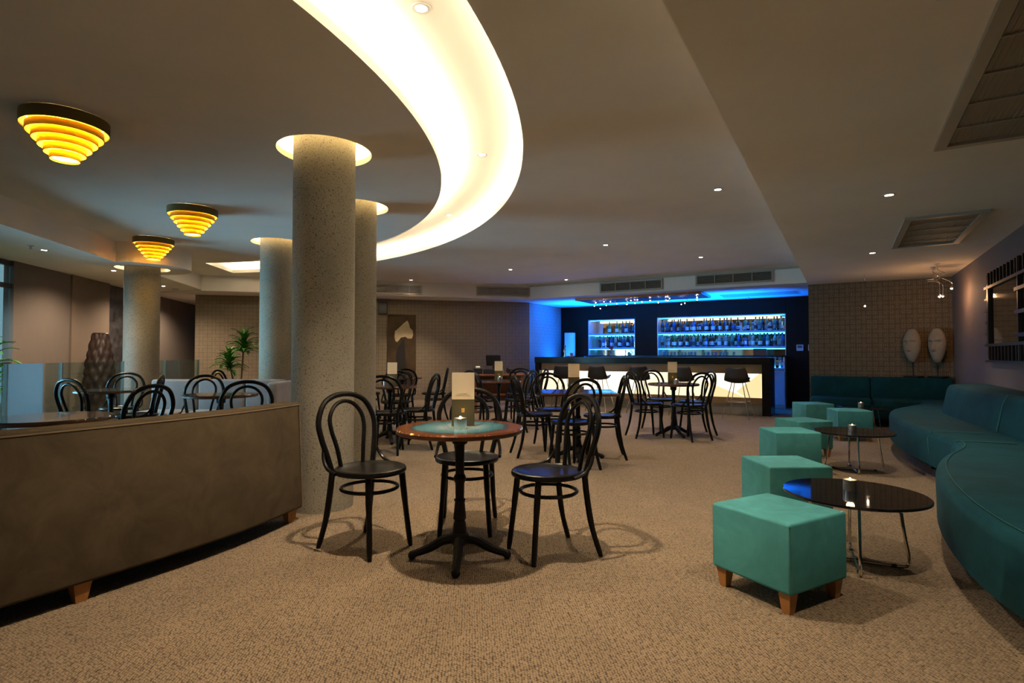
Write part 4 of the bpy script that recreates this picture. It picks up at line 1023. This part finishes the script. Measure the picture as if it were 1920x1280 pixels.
dup(ct, 'black glass coffee table farthest back at the corner seat', (.24, 9.62, 0), R(10), GC)
dup(cd0, 'steel candle cup on the nearest black coffee table', (.02, 3.62, .38), 0, 'candle cups on the coffee tables')
dup(cd0, 'steel candle cup on the middle black coffee table', (.06, 6.43, .38), 0, 'candle cups on the coffee tables')
dup(cd0, 'steel candle cup on the farthest black coffee table', (.20, 9.50, .38), 0, 'candle cups on the coffee tables')

# ------------------------------------------------------------------ masks on stands
def make_mask(label, p, rz, lean):
    t = thing('carved_mask', label, 'mask', (p[0], p[1], .77), R(rz), 'carved masks above the corner seat')     # the face looks along +x
    MB().box((0, 0, .010), (.13, .24, .020)).build('base', 'blackmetal', t, smooth=False)
    MB().tube([(0, 0, .02), (0, lean, .25)], .007, 8).build('rod', 'blackmetal', t)
    vs = []; fs = []; na, nz = 48, 44; hgt = .545; zb = .235
    def g(x, s): return math.exp(-(x / s) ** 2)
    for i in range(nz + 1):
        v = i / nz; w = .150 * (math.sin(PI * (v * .93 + .035)) ** .55) * (.74 + .30 * v if v < .8 else .98)
        if i == 0 or i == nz: w *= .25
        for k in range(na):
            az = -PI + 2 * PI * k / na; c, s = math.cos(az), math.sin(az)
            dx = (.105 if c > 0 else .05) * (w / .150); x = dx * c; y = w * s
            if c > 0:
                yy = y / .150
                nose = g(yy, .12) * (.062 * max(0, min(1, (.66 - v) / .28)) if .36 < v else .062 * max(0, 1 - (.36 - v) / .03))
                brow = .022 * g(v - .665, .03) * g(abs(yy) - .32, .3)
                eye = -.034 * g(v - .60, .035) * g(abs(yy) - .38, .2) + .010 * g(v - .592, .016) * g(abs(yy) - .38, .15)
                slit = -.014 * g(v - .585, .008) * g(abs(yy) - .38, .16)
                lips = (.022 * g(v - .255, .016) + .018 * g(v - .205, .018)) * g(yy, .22) - .006 * g(v - .23, .008) * g(yy, .22)
                chin = .014 * g(v - .10, .05) * g(yy, .3)
                x += nose + brow + eye + slit + lips + chin
            vs.append((x, y + lean, zb + hgt * v))
    for i in range(nz):
        for k in range(na): fs.append((i * na + k, i * na + (k + 1) % na, (i + 1) * na + (k + 1) % na, (i + 1) * na + k))
    fs.append(tuple(range(na - 1, -1, -1))); fs.append(tuple(nz * na + k for k in range(na)))
    MB().add(vs, fs).build('face', 'stone', t, sharp=2.0)
    return t
make_mask('pale carved face mask on a thin stand, the left of two', (.955, 10.98), -130, -.012)
make_mask('pale carved face mask on a thin stand, the right one by the wall corner', (1.27, 10.98), -130, 0)

# ------------------------------------------------------------------ mirror with tiled frame on the right wall
t = thing('tiled_mirror', 'wall mirror with a frame of small mirror tiles and dark bars', 'mirror', (1.48, 0, 0))
my0, my1, mz0, mz1 = 5.2, 8.42, 1.07, 2.07
MB().box((-.015, (my0 + my1) / 2, (mz0 + mz1) / 2), (.03, my1 - my0, mz1 - mz0)).build('backing', 'bronze', t, smooth=False)
bw = .17
MB().box((-.034, (my0 + my1) / 2, (mz0 + mz1) / 2), (.010, my1 - my0 - 2 * bw, mz1 - mz0 - 2 * bw)).build('centre_mirror', 'mtile', t, smooth=False)
ny = 22; dy = (my1 - my0) / ny
for i in range(ny):
    for zc in (mz0 + bw / 2, mz1 - bw / 2):
        MB().box((-.036, my0 + dy * (i + .5), zc), (.012, dy - .035, bw - .03), rz=random.uniform(-.03, .03)).build('mirror_tile', 'mtile', t, smooth=False, bevel=.004, seg=1)
    if i:
        for zc in (mz0 + bw / 2, mz1 - bw / 2): MB().box((-.042, my0 + dy * i, zc), (.026, .022, bw)).build('bar', 'bronze', t, smooth=False)
nz = 5; dz = (mz1 - mz0 - 2 * bw) / nz
for i in range(nz):
    for yc in (my0 + bw / 2 - .03, my1 - bw / 2 + .03):
        MB().box((-.036, yc, mz0 + bw + dz * (i + .5)), (.012, bw - .09, dz - .03)).build('mirror_tile', 'mtile', t, smooth=False, bevel=.004, seg=1)
        MB().box((-.042, yc, mz0 + bw + dz * i), (.03, bw - .03, .026)).build('bar', 'bronze', t, smooth=False)
for zc in (mz0 + bw, mz1 - bw): MB().box((-.046, (my0 + my1) / 2, zc), (.035, my1 - my0, .030)).build('rail', 'bronze', t, smooth=False)
for yc in (my1 - bw, my0 + bw): MB().box((-.046, yc, (mz0 + mz1) / 2), (.035, .07, mz1 - mz0 - 2 * bw)).build('rail', 'bronze', t, smooth=False)
for yc in (6.98, 6.62): MB().box((-.046, yc, (mz0 + mz1) / 2), (.03, .03, mz1 - mz0)).build('rail', 'bronze', t, smooth=False)
for k in range(3): MB().box((-.05, 6.85, 1.32 + .22 * k), (.04, .42, .035)).build('cross_bar', 'bronze', t, smooth=False)
MB().box((-.03, (my0 + my1) / 2, mz0 - .012), (.06, my1 - my0, .024)).build('bottom_rail', 'blackmetal', t, smooth=False)

# ------------------------------------------------------------------ small pendant spots in the corner
t = thing('wire_spotlight_cluster', 'curly wire ceiling fitting with three small orange-glowing spots in the corner', 'spotlight', (1.12, 9.7, ZS))
sp = [((0, .25, 0), (.10, .25, -.40)), ((-.03, .02, 0), (.04, .05, -.42)), ((-.01, -.25, 0), (.17, .0, -.32))]
for k, (a, b) in enumerate(sp):
    c = MB().lathe([(.03, 0), (.03, -.012), (0, -.014)], 12, (a[0], a[1], 0)).build('ceiling_rose', 'steel', t)
    pts = catmull([a, (a[0], a[1], -.08), (a[0] + .08, a[1] + .03, -.13), (a[0] + .02, a[1] + .10, -.16), (a[0] - .07, a[1] + .02, -.18), (a[0] + .02, a[1] - .06, -.2), (b[0], b[1], -.24), b], 6)
    w = MB().tube(pts, .0035, 6).build('wire_arm', 'steel', t)
    MB().lathe([(.0, .03), (.012, .028), (.022, 0), (.020, 0), (0, .012)], 12, b, caps=False).build('spot_head', 'steel', w)
    MB().ball((b[0], b[1], b[2] - .003), .013, 8, 6).build('bulb', 'bulb', w)
    d = bpy.data.lights.new('spot_glow', 'POINT'); d.energy = 1.6; d.color = (1, .5, .2); d.shadow_soft_size = .015
    o = bpy.data.objects.new('spot_glow', d); COL.objects.link(o); o.parent = t; o.location = (b[0], b[1], b[2] - .03)
t = thing('pendant_bulb', 'single tiny pendant bulb before the dark patterned wall', 'pendant lamp', (.285, 10.1, ZS))
MB().tube([(0, 0, 0), (0, 0, -.48)], .0012, 5).build('cord', 'blackmetal', t); MB().ball((0, 0, -.49), .011, 8, 6).build('bulb', 'bulb', t)

# ------------------------------------------------------------------ pictures, speaker on the beige wall
def on_wall(x): return (x, x + 17.9)
def wall_thing(name, label, cat, x, z):
    t = thing(name, label, cat, (x + .002, x + 17.9 - .002, z), R(45)); return t       # local -y looks into the room
t = wall_thing('flower_painting', 'tall brown painting of a cream calla flower in a dark vase', 'painting', -8.505, 1.235)
MB().box((0, -.02, 0), (.62, .04, 1.58)).build('canvas', 'canvas', t, smooth=False)
def cut(name, pts, mat, par, d=.004, y=-.041):
    vs = [(x, y - d, z) for x, z in pts] + [(x, y, z) for x, z in pts]; k = len(pts)
    MB().add(vs, [tuple(range(k)), tuple(range(2 * k - 1, k - 1, -1))] + [(i, (i + 1) % k, k + (i + 1) % k, k + i) for i in range(k)]).build(name, mat, par, smooth=False)
cut('painted_vase', [(-.10, -.79), (-.12, -.45), (-.125, -.10), (-.09, .05), (-.03, .14), (.05, .24), (.06, .12), (.08, -.05), (.09, -.40), (.10, -.79)], 'paintdark', t)
fp = [(-.14, .20), (-.16, .30), (-.15, .42), (-.06, .50), (.02, .58), (.10, .65), (.125, .66), (.16, .58), (.18, .50), (.24, .44), (.25, .34), (.22, .26), (.13, .26), (.08, .30), (-.02, .28), (-.06, .22), (-.10, .18)]
cut('painted_flower', [(x, z) for x, z in fp], 'petal', t, .006)
t = wall_thing('flower_painting', 'dark brown painting mostly hidden behind the column edge', 'painting', -9.12, 1.235)
MB().box((0, -.02, 0), (.62, .04, 1.58)).build('canvas', 'canvas', t, smooth=False); cut('painted_vase', [(-.1, -.7), (.1, -.7), (.06, .2), (-.06, .2)], 'paintdark', t)
t = wall_thing('wall_speaker', 'small black loudspeaker high on the patterned wall', 'speaker', -8.80, 2.16)
MB().box((0, -.09, 0), (.19, .18, .27)).build('cabinet', 'monitor', t, smooth=False, bevel=.008); MB().box((0, -.183, 0), (.165, .008, .24)).build('grille', 'cap', t, smooth=False)

# ------------------------------------------------------------------ plants, vase, balustrade
def leaf_mesh(L, w):
    vs = []; n = 7
    for i in range(n + 1):
        s = i / n; ww = w * math.sin(PI * min(1, .12 + s * .88)) ** .8 if i < n else 0; x = L * (s - .25 * s * s); z = L * (.55 * s - .62 * s * s)
        vs += [(x, -ww, z + .012), (x, 0, z), (x, ww, z + .012)]
    fs = []
    for i in range(n):
        for k in range(2): fs.append((i * 3 + k, i * 3 + k + 1, (i + 1) * 3 + k + 1, (i + 1) * 3 + k))
    me = bpy.data.meshes.new('leaf'); me.from_pydata(vs, [], fs); me.shade_smooth(); me.materials.append(M['leaf']); return me
LEAF = leaf_mesh(.46, .034)
def dracaena(name, label, p, heads, z_pot=.35, nl=34):
    t = thing(name, label, 'plant', (p[0], p[1], 0), 0, 'potted dracaenas')
    MB().lathe([(.0, 0), (.13, 0), (.17, z_pot), (.15, z_pot), (.145, z_pot - .03), (0, z_pot - .03)], 24, caps=False).build('pot', 'pot', t)
    for (hx, hy, hz, sc) in heads:
        MB().tube(catmull([(hx * .2, hy * .2, z_pot - .04), (hx * .6, hy * .6, (z_pot + hz) / 2), (hx, hy, hz)], 5), .014, 7).build('stem', 'bark', t)
        for k in range(nl):
            o = bpy.data.objects.new('leaf', LEAF); COL.objects.link(o); o.parent = t
            f = k / nl; o.location = (hx, hy, hz - .14 + .18 * f)
            o.rotation_euler = (0, R(10 - 72 * f + random.uniform(-12, 12)), k * 2.4 + random.uniform(-.2, .2)); s = sc * random.uniform(.75, 1.1); o.scale = (s, s, s)
dracaena('dracaena_plant', 'leafy green dracaena before the patterned wall, between two columns', (-9.34, 6.06), [(.06, .03, 1.30, .95), (-.16, -.10, .98, .90)], nl=54)
dracaena('dracaena_plant', 'green dracaena between the carved vase and the bulge column', (-10.05, 4.75), [(0, 0, .88, .95), (.05, .05, .66, .95)], nl=34)
dracaena('dracaena_plant', 'green dracaena at the far left picture edge by the glazing', (-8.40, 2.38), [(0, 0, 1.12, .9), (.06, 0, .85, .8)], nl=24)
vs = []; fs = []; na, nz = 48, 52
for i in range(nz + 1):
    v = i / nz; z = 1.46 * v; r = .10 + .115 * math.sin(PI * min(1, v * .86 + .10)) ** 1.1
    for k in range(na):
        a = 2 * PI * k / na; d = abs(math.sin(a * 5 + v * 16)) * abs(math.sin(a * 5 - v * 16)); rr_ = r * (1 - .13 * (1 - d) + .05 * d); vs.append((rr_ * math.cos(a), rr_ * math.sin(a), z))
for i in range(nz):
    for k in range(na): fs.append((i * na + k, i * na + (k + 1) % na, (i + 1) * na + (k + 1) % na, (i + 1) * na + k))
fs.append(tuple(range(na - 1, -1, -1)))
t = thing('floor_vase', 'tall dark floor vase carved with diamond scales against the brown wall', 'vase', (-10.14, 4.20, 0))
MB().add(vs, fs).build('body', 'vasewood', t, sharp=2)
MB().lathe([(.095, 1.45), (.11, 1.465), (.095, 1.48), (.085, 1.465)], 28, caps=False).build('rim', 'vasewood', t)
# glass balustrade
t = thing('glass_balustrade', 'low glass balustrade with frosted panes dividing off the passage', 'balustrade')
rz = math.atan2(LBd.y, LBd.x)
def bal(s0, s1, mat):
    a = LB0 + LBd * s0; b = LB0 + LBd * s1; c = (a + b) / 2
    MB().box((0, 0, .56), ((b - a).length - .02, .012, .96)).build('pane', mat, t, (c.x, c.y, 0), rz, smooth=False)
for s0, s1, m in ((-2.2, -1.0, 'bal'), (-1.0, .12, 'bal'), (.14, .72, 'frost'), (.74, 1.02, 'bal'), (1.04, 2.45, 'bal'), (3.38, 3.85, 'bal'), (3.86, 4.45, 'frost'), (4.47, 5.4, 'bal')):
    bal(s0, s1, m)
for s in (-1.0, .13, 1.03, 2.46, 3.37, 3.86, 5.4):
    p = LB0 + LBd * s; pst = MB().box((p.x, p.y, .53), (.016, .035, 1.02), rz).build('post', 'steel', t, smooth=False)
    MB().lathe([(.05, 0), (.05, .012), (.02, .02)], 14, (p.x, p.y, 0)).build('foot_plate', 'steel', pst)
